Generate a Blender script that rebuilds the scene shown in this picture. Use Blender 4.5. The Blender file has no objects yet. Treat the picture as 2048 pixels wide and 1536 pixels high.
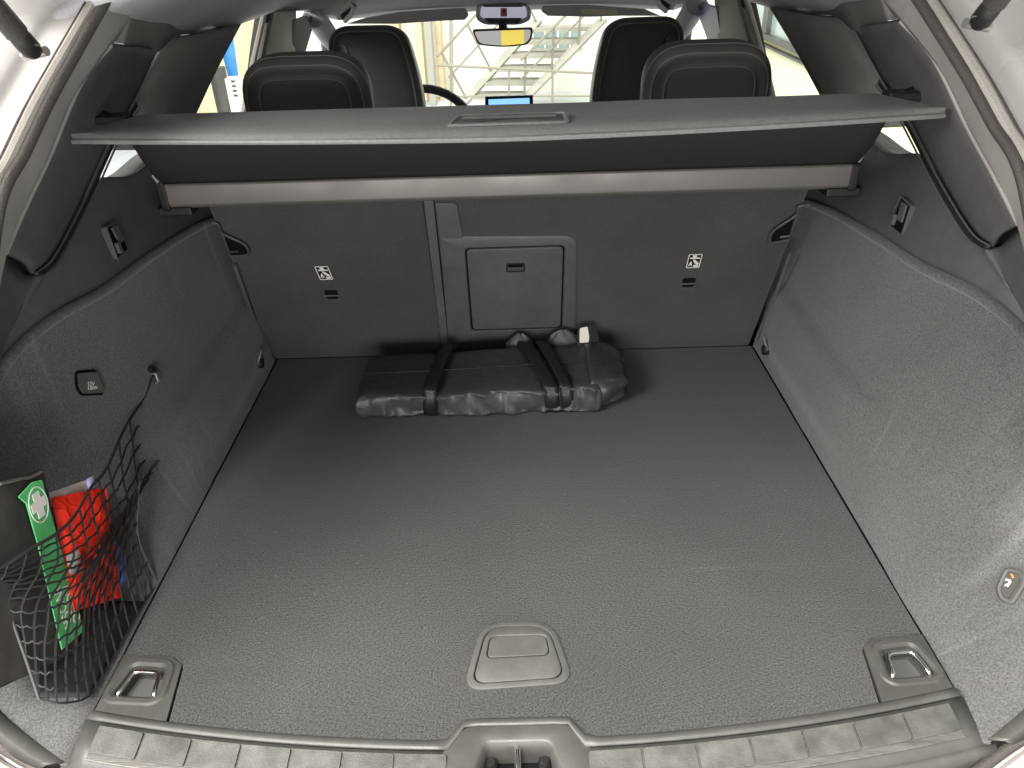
import bpy, bmesh, math, random
from mathutils import Vector, Matrix, noise
random.seed(7)
V = Vector
sc = bpy.context.scene
C = sc.collection

# ---------------------------------------------------------------- camera
FPX = 1540.0                      # focal length in pixels of a 2048 wide picture
CAM = V((0.003, -0.628, 0.845))
YAW, PITCH, ROLL = (math.radians(a) for a in (0.39, 30.86, 1.79))
fw = V((-math.sin(YAW)*math.cos(PITCH), math.cos(YAW)*math.cos(PITCH), -math.sin(PITCH)))
r0 = V((math.cos(YAW), math.sin(YAW), 0)); u0 = r0.cross(fw)
cr_, sr_ = math.cos(ROLL), math.sin(ROLL)
rt = r0*cr_ - u0*sr_; up = r0*sr_ + u0*cr_
cd = bpy.data.cameras.new('camera'); cam = bpy.data.objects.new('camera', cd); C.objects.link(cam)
cd.sensor_width = 36; cd.lens = FPX/2048*36; cd.clip_start = 0.02; cd.clip_end = 200
m = Matrix((rt, up, -fw)).transposed().to_4x4(); m.translation = CAM; cam.matrix_world = m
sc.camera = cam

# ---------------------------------------------------------------- world and lamps (workshop hall, ceiling lamps)
w = bpy.data.worlds.new('World'); sc.world = w; w.use_nodes = True
bg = w.node_tree.nodes['Background']; bg.inputs[0].default_value = (1.0, 0.98, 0.95, 1); bg.inputs[1].default_value = 0.5
def area(name, loc, target, sx, sy, power, col):
    d = bpy.data.lights.new(name, 'AREA'); d.shape = 'RECTANGLE'; d.size = sx; d.size_y = sy; d.energy = power; d.color = col
    o = bpy.data.objects.new(name, d); C.objects.link(o); o.location = loc
    o.rotation_euler = (V(target)-V(loc)).to_track_quat('-Z', 'Y').to_euler(); return o
area('ceiling_lamp', (-2.5, -1.0, 2.35), (0.2, 0.1, 0.1), 2.4, 1.8, 205, (1.0, 0.968, 0.93))
area('ceiling_lamp', (-0.45, -1.7, 3.1), (0.0, 0.0, 0.0), 1.3, 1.0, 410, (1.0, 0.968, 0.93))
area('rear_hall_lamp', (-0.2, -3.0, 0.35), (0.0, 0.5, 0.25), 2.0, 1.0, 80, (1.0, 0.968, 0.935))
area('unseen_hall_lamp', (0.0, 4.6, 3.0), (0.0, 2.2, 0.2), 1.6, 1.0, 160, (0.95, 0.97, 1.0))  # unseen lamp added to brighten the dashboard and headliner
area('unseen_hall_lamp', (0.5, 6.0, 4.2), (0.3, 7.6, -0.4), 4.0, 2.0, 230, (1.0, 0.98, 0.92))
area('unseen_hall_lamp', (-1.5, 4.2, 3.4), (-2.3, 6.4, -0.4), 1.6, 1.2, 150, (0.95, 0.98, 1.0))
area('unseen_hall_lamp', (1.2, 4.2, 3.4), (2.4, 6.0, -0.2), 1.6, 1.2, 58, (1.0, 0.95, 0.8))
sc.view_settings.view_transform = 'Standard'; sc.view_settings.look = 'None'
sc.view_settings.exposure = 0.13; sc.view_settings.gamma = 1.0
sc.cycles.use_denoising = True
sc.cycles.max_bounces = 8; sc.cycles.transparent_max_bounces = 16

# ---------------------------------------------------------------- helpers
def U(px, py, x=None, y=None, z=None, plane=None):
    d = fw + rt*((px-1024)/FPX) + up*((768-py)/FPX)
    if plane: o, n = plane; t = (o-CAM).dot(n)/d.dot(n)
    elif x is not None: t = (x-CAM.x)/d.x
    elif y is not None: t = (y-CAM.y)/d.y
    else: t = (z-CAM.z)/d.z
    return CAM + d*t

def tag(o, label=None, cat=None, group=None, kind=None):
    for k, v in (('label', label), ('category', cat), ('group', group), ('kind', kind)):
        if v: o[k] = v
    return o

def empty(name, loc, label, cat, group=None):
    o = bpy.data.objects.new(name, None); C.objects.link(o); o.location = loc; o.empty_display_size = 0.05
    return tag(o, label, cat, group)

def link(name, me, mat, parent=None, smooth=True, bev=0, seg=2, sol=0, off=-1, sub=0, ang=40):
    me.materials.append(mat)
    if smooth:
        me.polygons.foreach_set('use_smooth', [True]*len(me.polygons)); me.set_sharp_from_angle(angle=math.radians(ang))
    o = bpy.data.objects.new(name, me); C.objects.link(o)
    if parent is not None:
        o.parent = parent
        if parent.type == 'EMPTY': o.matrix_parent_inverse = parent.matrix_basis.inverted()
    if sol: s = o.modifiers.new('s', 'SOLIDIFY'); s.thickness = sol; s.offset = off
    if sub: s = o.modifiers.new('u', 'SUBSURF'); s.levels = s.render_levels = sub
    if bev:
        b = o.modifiers.new('b', 'BEVEL'); b.width = bev; b.segments = seg; b.limit_method = 'ANGLE'; b.angle_limit = math.radians(35); b.harden_normals = smooth
    return o

def pyd(name, vs, fs, mat, parent=None, **k):
    me = bpy.data.meshes.new(name); me.from_pydata([tuple(v) for v in vs], [], fs); me.update()
    bm = bmesh.new(); bm.from_mesh(me); bmesh.ops.recalc_face_normals(bm, faces=bm.faces); bm.to_mesh(me); bm.free()
    return link(name, me, mat, parent, **k)

def cr(pts, n):
    """Catmull-Rom through pts, n samples"""
    pts = [V(p) for p in pts]; out = []; N = len(pts)-1
    for i in range(n):
        t = i/(n-1)*N; k = min(int(t), N-1); f = t-k
        p1, p2 = pts[k], pts[k+1]; p0 = pts[k-1] if k else p1*2-p2; p3 = pts[k+2] if k+2 <= N else p2*2-p1
        out.append(0.5*((2*p1)+(p2-p0)*f+(2*p0-5*p1+4*p2-p3)*f*f+(3*p1-p0-3*p2+p3)*f**3))
    return out

def grid(name, rows, mat, parent=None, closed=False, **k):
    n = len(rows[0]); vs = [p for r in rows for p in r]; fs = []
    for i in range(len(rows)-1):
        for j in range(n if closed else n-1):
            a = i*n+j; b = i*n+(j+1) % n; fs.append((a, b, b+n, a+n))
    return pyd(name, vs, fs, mat, parent, **k)

def surf(name, rows, nu, nv, mat, parent=None, fn=None, **k):
    R = [cr(r, nu) for r in rows]
    cols = [cr([R[i][j] for i in range(len(R))], nv) for j in range(nu)]
    rr = [[cols[j][i] for j in range(nu)] for i in range(nv)]
    if fn: rr = [[fn(p) for p in r] for r in rr]
    return grid(name, rr, mat, parent, **k)

class Fr:
    def __init__(s, o, ex, ey): s.o = V(o); s.x = V(ex).normalized(); s.z = s.x.cross(V(ey)).normalized(); s.y = s.z.cross(s.x)
    def __call__(s, u, v, w=0): return s.o + s.x*u + s.y*v + s.z*w
    def inv(s, p): d = V(p)-s.o; return (d.dot(s.x), d.dot(s.y))
    @property
    def plane(s): return (s.o, s.z)
    def px(s, px, py): return s.inv(U(px, py, plane=s.plane))

def rnd(pts, r, n=5):
    out = []; N = len(pts)
    for i in range(N):
        p = V((*pts[i][:2], 0)); a = V((*pts[i-1][:2], 0)); b = V((*pts[(i+1) % N][:2], 0))
        da, db = (a-p), (b-p); rr = min(r if not isinstance(r, (list, tuple)) else r[i], da.length*.48, db.length*.48)
        s, e = p+da.normalized()*rr, p+db.normalized()*rr
        for k in range(n):
            t = k/(n-1); q = s*(1-t)**2+p*2*t*(1-t)+e*t*t; out.append((q.x, q.y))
    return out

def inset(pts, d):
    N = len(pts); A = sum(pts[i-1][0]*pts[i][1]-pts[i][0]*pts[i-1][1] for i in range(N)); sg = 1 if A > 0 else -1; out = []
    for i in range(N):
        a, p, b = V(pts[i-1]), V(pts[i]), V(pts[(i+1) % N])
        e1 = (p-a); e2 = (b-p)
        if e1.length < 1e-9: e1 = e2
        if e2.length < 1e-9: e2 = e1
        e1 = e1.normalized(); e2 = e2.normalized(); nn = V((-(e1.y+e2.y), e1.x+e2.x)); nn = nn.normalized() if nn.length > 1e-6 else V((-e1.y, e1.x))
        c = max(0.5, nn.dot(V((-e1.y, e1.x)))); q = p+nn*(sg*d/c); out.append((q.x, q.y))
    return out

def prism(name, pts, fr, w0, w1, mat, parent=None, **k):
    n = len(pts); vs = [fr(*p, w0) for p in pts]+[fr(*p, w1) for p in pts]
    fs = [tuple(range(n)), tuple(range(n, 2*n))]+[(i, (i+1) % n, n+(i+1) % n, n+i) for i in range(n)]
    return pyd(name, vs, fs, mat, parent, **k)

def ring(name, loops, fr, mat, parent=None, close=True, **k):
    """loops: list of (pts, w) with equal counts; skinned in order, closed back on the first when close"""
    n = len(loops[0][0]); vs = [fr(*p, w_) for pts, w_ in loops for p in pts]; fs = []; L = len(loops)
    for i in range(L if close else L-1):
        for j in range(n):
            a, b = i*n+j, i*n+(j+1) % n; c, d = ((i+1) % L)*n+(j+1) % n, ((i+1) % L)*n+j; fs.append((a, b, c, d))
    return pyd(name, vs, fs, mat, parent, **k)

def tube(name, pts, r, mat, parent=None, closed=False, seg=8, **k):
    vs, fs = tube_geo([V(p) for p in pts], r, closed, seg)
    return pyd(name, vs, fs, mat, parent, **k)

def tube_geo(pts, r, closed=False, seg=8, base=0):
    N = len(pts); vs = []; fs = []; nrm = None
    for i in range(N):
        a = pts[i-1] if (i or closed) else pts[0]; b = pts[(i+1) % N] if (i < N-1 or closed) else pts[-1]
        t = (b-a).normalized()
        if nrm is None: nrm = t.cross(V((0, 0, 1))); nrm = nrm if nrm.length > .1 else t.cross(V((1, 0, 0)))
        nrm = (nrm-t*nrm.dot(t)).normalized(); bn = t.cross(nrm); rr = r[i] if isinstance(r, (list, tuple)) else r
        vs += [pts[i]+(nrm*math.cos(2*math.pi*k/seg)+bn*math.sin(2*math.pi*k/seg))*rr for k in range(seg)]
    for i in range(N if closed else N-1):
        for k in range(seg):
            a = i*seg+k; b = i*seg+(k+1) % seg; c = ((i+1) % N)*seg+(k+1) % seg; d = ((i+1) % N)*seg+k
            fs.append((base+a, base+b, base+c, base+d))
    if not closed: fs.append(tuple(base+k for k in range(seg))); fs.append(tuple(base+(N-1)*seg+k for k in range(seg)))
    return vs, fs

def box(name, c, s, mat, parent=None, fr=None, **k):
    fr = fr or Fr((0, 0, 0), (1, 0, 0), (0, 1, 0)); x, y, z = c; a, b, h = (v/2 for v in s)
    return prism(name, [(x-a, y-b), (x+a, y-b), (x+a, y+b), (x-a, y+b)], fr, z-h, z+h, mat, parent, **k)

def text(name, s, size, fr, u, v, wz, mat, parent, rot=0, align='CENTER'):
    cu = bpy.data.curves.new(name, 'FONT'); cu.body = s; cu.size = size; cu.extrude = 0.0002; cu.align_x = align; cu.align_y = 'CENTER'; cu.resolution_u = 3
    t = bpy.data.objects.new('t', cu); C.objects.link(t); bpy.context.view_layer.update()
    me = bpy.data.meshes.new_from_object(t.evaluated_get(bpy.context.evaluated_depsgraph_get())); bpy.data.objects.remove(t)
    c_, s_ = math.cos(rot), math.sin(rot)
    for vv in me.vertices: a, b, d = vv.co; vv.co = fr(u+a*c_-b*s_, v+a*s_+b*c_, wz+d)
    me.materials.clear(); return link(name, me, mat, parent, smooth=False)

def copy_tree(o, parent=None):
    c = o.copy(); C.objects.link(c); c.parent = parent
    for ch in list(o.children): copy_tree(ch, c)
    return c

# ---------------------------------------------------------------- materials
def mat(name, col, rough=.5, metal=0., spec=.5, var=0., vscale=40., bump=0., bscale=300., det=3., var2=0., vscale2=6., emit=0., sheen=0., stretch=None, ramp=(.3, .7), bdist=.001):
    M = bpy.data.materials.new(name); M.use_nodes = True; nt = M.node_tree; b = nt.nodes['Principled BSDF']; L = nt.links.new
    b.inputs['Base Color'].default_value = (*col, 1); b.inputs['Roughness'].default_value = rough; b.inputs['Metallic'].default_value = metal
    b.inputs['Specular IOR Level'].default_value = spec
    if sheen: b.inputs['Sheen Weight'].default_value = sheen; b.inputs['Sheen Roughness'].default_value = .6
    if emit: b.inputs['Emission Color'].default_value = (*col, 1); b.inputs['Emission Strength'].default_value = emit
    tc = nt.nodes.new('ShaderNodeTexCoord'); src = tc.outputs['Object']
    if stretch: mp = nt.nodes.new('ShaderNodeMapping'); mp.inputs['Scale'].default_value = stretch; L(src, mp.inputs[0]); src = mp.outputs[0]
    def nz(scale, d=det):
        n = nt.nodes.new('ShaderNodeTexNoise'); n.inputs['Scale'].default_value = scale; n.inputs['Detail'].default_value = d; L(src, n.inputs['Vector']); return n.outputs['Fac']
    def mr(f, lo, hi, a=None):
        a = a or ramp; r = nt.nodes.new('ShaderNodeMapRange'); r.inputs[1].default_value = a[0]; r.inputs[2].default_value = a[1]; r.inputs[3].default_value = lo; r.inputs[4].default_value = hi; L(f, r.inputs[0]); return r.outputs[0]
    fac = None
    if var: fac = mr(nz(vscale), 1-var, 1+var)
    if var2:
        f2 = mr(nz(vscale2, 4), 1-var2, 1+var2)
        if fac is None: fac = f2
        else: mm = nt.nodes.new('ShaderNodeMath'); mm.operation = 'MULTIPLY'; L(fac, mm.inputs[0]); L(f2, mm.inputs[1]); fac = mm.outputs[0]
    if fac is not None:
        mx = nt.nodes.new('ShaderNodeVectorMath'); mx.operation = 'SCALE'; mx.inputs[0].default_value = col; L(fac, mx.inputs['Scale']); L(mx.outputs[0], b.inputs['Base Color'])
        rr = mr(nz(vscale2*2.3, 3), max(0, rough-.08), min(1, rough+.08)); L(rr, b.inputs['Roughness'])
    if bump:
        bp = nt.nodes.new('ShaderNodeBump'); bp.inputs['Strength'].default_value = bump; bp.inputs['Distance'].default_value = bdist; L(nz(bscale, 2), bp.inputs['Height']); L(bp.outputs[0], b.inputs['Normal'])
    return M

M_floor = mat('floor_carpet', (.0405, .0393, .0378), .92, spec=.15, var=.8, vscale=390, det=5, var2=.17, vscale2=4, bump=1.0, bscale=380, bdist=.0016, sheen=.25)
def scuffs(M, centre=None, st=.8):
    nt = M.node_tree; b = nt.nodes['Principled BSDF']; L = nt.links.new; src = b.inputs['Base Color'].links[0].from_socket
    tc = nt.nodes.new('ShaderNodeTexCoord'); tot = None
    for rot, sc_, seed in ((1.15, (2.0, 22, 1), 3.), (-.5, (1.4, 12, 1), 8.), (.35, (1.2, 30, 1), 5.)):
        mp = nt.nodes.new('ShaderNodeMapping'); mp.inputs['Rotation'].default_value = (0, 0, rot); mp.inputs['Scale'].default_value = sc_; mp.inputs['Location'].default_value = (seed, 0, 0)
        n1 = nt.nodes.new('ShaderNodeTexNoise'); n1.inputs['Scale'].default_value = 1.3; n1.inputs['Detail'].default_value = 3; n1.inputs['Distortion'].default_value = .5
        n2 = nt.nodes.new('ShaderNodeTexNoise'); n2.inputs['Scale'].default_value = 3.1; L(tc.outputs['Object'], n2.inputs['Vector'])
        L(tc.outputs['Object'], mp.inputs[0]); L(mp.outputs[0], n1.inputs['Vector'])
        r1 = nt.nodes.new('ShaderNodeMapRange'); r1.inputs[1].default_value = .60; r1.inputs[2].default_value = .78; L(n1.outputs['Fac'], r1.inputs[0])
        r2 = nt.nodes.new('ShaderNodeMapRange'); r2.inputs[1].default_value = .45; r2.inputs[2].default_value = .62; L(n2.outputs['Fac'], r2.inputs[0])
        m1 = nt.nodes.new('ShaderNodeMath'); m1.operation = 'MULTIPLY'; L(r1.outputs[0], m1.inputs[0]); L(r2.outputs[0], m1.inputs[1])
        if tot is None: tot = m1.outputs[0]
        else: m2 = nt.nodes.new('ShaderNodeMath'); m2.operation = 'ADD'; L(tot, m2.inputs[0]); L(m1.outputs[0], m2.inputs[1]); tot = m2.outputs[0]
    if centre:
        dn = nt.nodes.new('ShaderNodeVectorMath'); dn.operation = 'DISTANCE'; dn.inputs[1].default_value = centre; L(tc.outputs['Object'], dn.inputs[0])
        rm = nt.nodes.new('ShaderNodeMapRange'); rm.inputs[1].default_value = .12; rm.inputs[2].default_value = .42; rm.inputs[3].default_value = 1; rm.inputs[4].default_value = .22; L(dn.outputs['Value'], rm.inputs[0])
        mq_ = nt.nodes.new('ShaderNodeMath'); mq_.operation = 'MULTIPLY'; L(tot, mq_.inputs[0]); L(rm.outputs[0], mq_.inputs[1]); tot = mq_.outputs[0]
    ma = nt.nodes.new('ShaderNodeMath'); ma.operation = 'MULTIPLY_ADD'; ma.inputs[1].default_value = st; ma.inputs[2].default_value = 1.0; L(tot, ma.inputs[0])
    vm = nt.nodes.new('ShaderNodeVectorMath'); vm.operation = 'SCALE'; L(src, vm.inputs[0]); L(ma.outputs[0], vm.inputs['Scale']); L(vm.outputs[0], b.inputs['Base Color'])
scuffs(M_floor, (.28, .36, 0), .6)
M_wall = mat('side_carpet', (.088, .0868, .085), .92, spec=.15, var=.45, vscale=420, det=5, var2=.10, vscale2=7, bump=1.0, bscale=400, bdist=.0012, sheen=.25)
scuffs(M_wall)
M_seat = mat('seat_carpet', (.047, .046, .045), .92, spec=.12, var=.3, vscale=420, det=3, var2=.15, vscale2=8, bump=.6, bscale=450, sheen=.2)
M_plas = mat('hard_plastic', (.088, .087, .085), .55, var=.08, vscale=60, var2=.1, vscale2=9, bump=.25, bscale=900)
M_plasl = mat('floor_plastic', (.062, .060, .056), .5, var=.08, vscale=90, var2=.12, vscale2=14, bump=.2, bscale=900)
M_sill = mat('sill_plastic', (.068, .066, .062), .45, var=.08, vscale=70, var2=.12, vscale2=11, bump=.2, bscale=900)
M_handle = mat('handle_plastic', (.088, .086, .081), .5, var=.08, vscale=90, var2=.12, vscale2=14, bump=.2, bscale=900)
M_hook = mat('hook_plastic', (.09, .085, .08), .5)
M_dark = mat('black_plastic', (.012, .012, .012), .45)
M_gap = mat('black_gap', (.006, .006, .006), .9, spec=.1)
M_seal = mat('seal_rubber', (.34, .32, .29), .5, var=.2, vscale=700, bump=.5, bscale=700)
M_rub = mat('rubber', (.06, .053, .048), .6, var=.35, vscale=700, bump=1.0, bscale=600)
M_paint = mat('white_paint', (.46, .445, .43), .3, var2=.1, vscale2=4)
M_flange = mat('edge_trim', (.40, .38, .36), .5, var2=.12, vscale2=8, bump=.15, bscale=800)
M_metal = mat('brushed_steel', (.185, .18, .165), .45, metal=.6, var=.25, vscale=60, stretch=(1, 14, 1), var2=.2, vscale2=10)
M_pad = mat('sill_pad', (.098, .097, .090), .55, metal=.2, var=.22, vscale=55, det=6, var2=.25, vscale2=18, bump=.5, bscale=500)
M_chrome = mat('chrome', (.75, .73, .7), .18, metal=1.)
M_steel = mat('zinc_steel', (.5, .48, .45), .35, metal=.9)
M_bar = mat('cassette_bar', (.14, .13, .121), .42, metal=.25, var2=.08, vscale2=5)
M_cover = mat('cover_panel', (.175, .173, .167), .5, var=.12, vscale=200, bump=.4, bscale=700, var2=.1, vscale2=5)
M_fabric = mat('cover_fabric', (.03, .028, .026), .8, spec=.2, var=.15, vscale=300)
M_leather = mat('black_leather', (.10, .102, .094), .5, spec=.5, bump=.3, bscale=500)
M_leather2 = mat('seat_shell', (.085, .09, .082), .35, spec=.5)
M_piping = mat('piping', (.22, .22, .2), .4)
M_stitch = mat('stitch', (.3, .29, .25), .6)
M_liner = mat('headliner', (.5, .49, .51), .9, spec=.1, bump=.4, bscale=400, var=.08, vscale=300)
M_trimg = mat('pillar_trim', (.2, .2, .185), .7, spec=.2, bump=.3, bscale=500)
M_bag = mat('grey_nylon', (.048, .0465, .0445), .46, spec=.6, var=.08, vscale=40, bump=.6, bscale=38, bdist=.003, var2=.12, vscale2=12)
def creases(M, sc_, dist, st):
    nt = M.node_tree; b = nt.nodes['Principled BSDF']; L = nt.links.new; old = [n for n in nt.nodes if n.type == 'BUMP'][0]
    tc = nt.nodes.new('ShaderNodeTexCoord'); n1 = nt.nodes.new('ShaderNodeTexNoise'); n1.inputs['Scale'].default_value = 14; L(tc.outputs['Object'], n1.inputs['Vector'])
    mx = nt.nodes.new('ShaderNodeMix'); mx.data_type = 'VECTOR'; mx.inputs[0].default_value = .06; L(tc.outputs['Object'], mx.inputs[4]); L(n1.outputs['Color'], mx.inputs[5])
    v = nt.nodes.new('ShaderNodeTexVoronoi'); v.feature = 'DISTANCE_TO_EDGE'; v.inputs['Scale'].default_value = sc_; L(mx.outputs[1], v.inputs['Vector'])
    r = nt.nodes.new('ShaderNodeMapRange'); r.inputs[1].default_value = 0; r.inputs[2].default_value = .18; L(v.outputs['Distance'], r.inputs[0])
    bp = nt.nodes.new('ShaderNodeBump'); bp.inputs['Strength'].default_value = st; bp.inputs['Distance'].default_value = dist; bp.invert = True
    L(r.outputs[0], bp.inputs['Height']); L(old.outputs[0], bp.inputs['Normal']); L(bp.outputs[0], b.inputs['Normal'])
creases(M_bag, 17, .003, .16)
M_strap = mat('black_webbing', (.012, .012, .013), .42, spec=.5, stretch=(1, 1, 1), bump=.8, bscale=250)
M_white = mat('white_print', (.75, .72, .68), .6)
M_sticker = mat('sticker_black', (.008, .008, .008), .4)
M_red = mat('red_vest', (.8, .03, .012), .35, spec=.4, var=.25, vscale=35, bump=.6, bscale=50)
creases(M_red, 45, .002, .5)
M_film = mat('clear_film', (.42, .36, .34), .2, var=.4, vscale=30)
M_blue = mat('blue_film', (.1, .14, .42), .35, var=.5, vscale=60)
M_lilac = mat('lilac_film', (.4, .38, .62), .35)
M_green = mat('green_label', (.1, .5, .17), .5, var=.1, vscale=30)
M_pouch = mat('pouch_fabric', (.05, .046, .043), .6, spec=.3, var=.2, vscale=25, bump=.8, bscale=40)
M_net = mat('net_cord', (.014, .0135, .013), .6)
M_cord = mat('edge_cord', (.07, .066, .062), .5)
M_yellowg = mat('orange_print', (.6, .25, .06), .5)
M_screen = mat('screen', (.25, .55, 1.0), .2, emit=1.2)
M_visor = mat('visor', (.5, .49, .48), .9, spec=.1, bump=.3, bscale=400)
M_vlabel = mat('visor_label', (.72, .66, .48), .6)
M_red2 = mat('red_button', (.5, .08, .05), .4)
M_lens = mat('lamp_lens', (.7, .7, .85), .25, emit=.35)
M_hallfl = mat('hall_floor', (.62, .66, .68), .5, var2=.1, vscale2=1.2)
M_hallw = mat('hall_wall', (.86, .845, .76), .8, var2=.05, vscale2=1.)
M_part = mat('partition_paint', (.78, .76, .52), .8, var2=.05, vscale2=1.)
M_stair = mat('stair_metal', (.36, .35, .30), .6, var2=.15, vscale2=4)
M_rail = mat('stair_rail', (.26, .24, .18), .6)
M_pillarg = mat('grey_pillar', (.4, .4, .35), .7)
M_pillary = mat('cream_pillar', (.85, .76, .5), .7)
M_pillaro = mat('tan_panel', (.75, .55, .36), .8, var2=.3, vscale2=6)
M_bluep = mat('blue_barrel', (.03, .2, .55), .5)
M_tote = mat('white_tote', (.75, .73, .62), .6)
M_blind = mat('blind_slat', (.68, .62, .42), .7)
M_winf = mat('window_frame', (.06, .06, .055), .5)
M_wing = mat('window_pane', (.3, .38, .38), .1, spec=.8)
def glassmat(name, tint=(.95, .97, .95)):
    M = bpy.data.materials.new(name); M.use_nodes = True; nt = M.node_tree; nt.nodes.clear()
    o = nt.nodes.new('ShaderNodeOutputMaterial'); mx = nt.nodes.new('ShaderNodeMixShader'); t = nt.nodes.new('ShaderNodeBsdfTransparent'); g = nt.nodes.new('ShaderNodeBsdfGlossy')
    t.inputs[0].default_value = (*tint, 1); g.inputs['Roughness'].default_value = .02; mx.inputs[0].default_value = .05
    nt.links.new(t.outputs[0], mx.inputs[1]); nt.links.new(g.outputs[0], mx.inputs[2]); nt.links.new(mx.outputs[0], o.inputs[0]); return M
M_glass = glassmat('car_glass')

FLOOR = Fr((0, 0, 0), (1, 0, 0), (0, 1, 0))
BACK = Fr((0, .93, 0), (1, 0, 0), (0, -.4157, .9096))     # rear face of the seat back; its z axis points to the tailgate
if BACK.z.y > 0: BACK.z = -BACK.z

# ================================================================ STRUCTURE: hall
pyd('hall_floor', [(-14, -8, -.92), (14, -8, -.92), (14, 12, -.92), (-14, 12, -.92)], [(0, 1, 2, 3)], M_hallfl, smooth=False)['kind'] = 'structure'

# ================================================================ CAR
car = empty('car', (0, 0, -.92), 'light painted car with black boot lining, seen through its open tailgate', 'car')

# ---- side carpets -------------------------------------------------------------
COLS = [(.93, (.574, .90, .35), 1.0), (.80, (.590, .79, .368), 1.0), (.62, (.600, .60, .384), 1.1), (.46, (.612, .45, .388), 1.4),
        (.33, (.634, .335, .394), 1.8), (.22, (.655, .245, .375), 2.4), (.12, (.672, .19, .32), 3.0), (.045, (.674, .12, .27), 3.4),
        (-.015, (.674, .07, .24), 4.2), (-.045, (.673, .040, .23), 5.5), (-.066, (.672, .020, .225), 6.5)]
def wall_rows(s, n=14):
    rows = []
    for i in range(n):
        t = i/(n-1); r = []
        for yb, top, p in COLS:
            g = 1-(1-t)**p; gy = g*.6+t*.4
            r.append(V((.549+(top[0]-.549)*g, yb+(top[1]-yb)*gy, top[2]*t)))
        rows.append(r)
    rows = [[V((p.x, p.y, -.02)) for p in rows[0]]]+rows
    lip = [V((top[0]+.006, top[1]+.001, top[2]+.0035)) for _, top, _ in COLS]; lip2 = [V((top[0]+.016, top[1]+.002, top[2]+.002)) for _, top, _ in COLS]
    return [[V((p.x*s, p.y, p.z)) for p in r] for r in rows+[lip, lip2]]
def sst(a, b, x): t = max(0, min(1, (x-a)/(b-a))); return t*t*(3-2*t)
def mk_wall(s):
    def fn(p):
        # wheel house: lower part stands a little proud below a soft crease
        k = sst(.36, .5, p.y)*(1-sst(.86, .92, p.y)); zc = .165+.05*(p.y-.6)
        d = .011*k*(1-sst(zc-.012, zc+.012, p.z))*sst(.015, .07, p.z)
        nz = .0022*noise.noise(p*9)
        return V((p.x-s*d+s*nz, p.y, p.z))
    o = surf('side_carpet', wall_rows(s), 70, 64, M_wall, car, fn, sol=.01)
    mx_ = sum(p.normal.x for p in o.data.polygons); o.modifiers['s'].offset = 1 if mx_*s > 0 else -1
    return o
wallL = mk_wall(-1); wallR = mk_wall(1)
for s, wl_ in ((-1, wallL), (1, wallR)):
    tube('carpet_roll', [V((s*(p.x+.0045), p.y, p.z-.0035)) for p in cr([V(t) for _, t, _ in COLS], 80)], .0078, M_wall, wl_, seg=12)

# ---- hard trim above the carpet, with guide rail and pillar panel -----------------
GRO = [(311, 101, -.580), (262, 205, -.610), (219, 273, -.624), (160, 400, -.632), (99, 513, -.640), (60, 548, -.645)]
FLI = [(216, 92, -.555), (174, 140, -.574), (142, 196, -.588), (94, 312, -.604), (46, 412, -.612), (4, 508, -.620)]
gro = [U(a, b, x=c) for a, b, c in GRO]; fli = [U(a, b, x=c) for a, b, c in FLI]
SEAL = [U(250, -75, x=-.46), U(230, -40, x=-.485), U(212, 0, x=-.50), U(160, 92, x=-.515), U(100, 200, x=-.535), U(50, 305, x=-.553), U(0, 410, x=-.57),
        V((-.60, .165, .47)), V((-.628, .10, .36)), V((-.668, .045, .25)), V((-.678, -.0, .14)), V((-.668, -.038, .065)), U(0, 1490, z=.015), U(78, 1538, z=-.012), V((-.42, -.135, -.03)), V((-.2, -.158, -.035)), V((0, -.163, -.036))]
INN = [U(285, -60, x=-.53), U(272, -10, x=-.54), U(258, 40, x=-.548), fli[0], fli[2], fli[3], fli[4], fli[5] , V((-.645, .17, .38)), V((-.670, .085, .285)), V((-.672, .020, .225))]
def mir(p, s): return V((p.x*-s, p.y, p.z))   # data above is for the left side; s=-1 keeps, s=+1 mirrors
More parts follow.
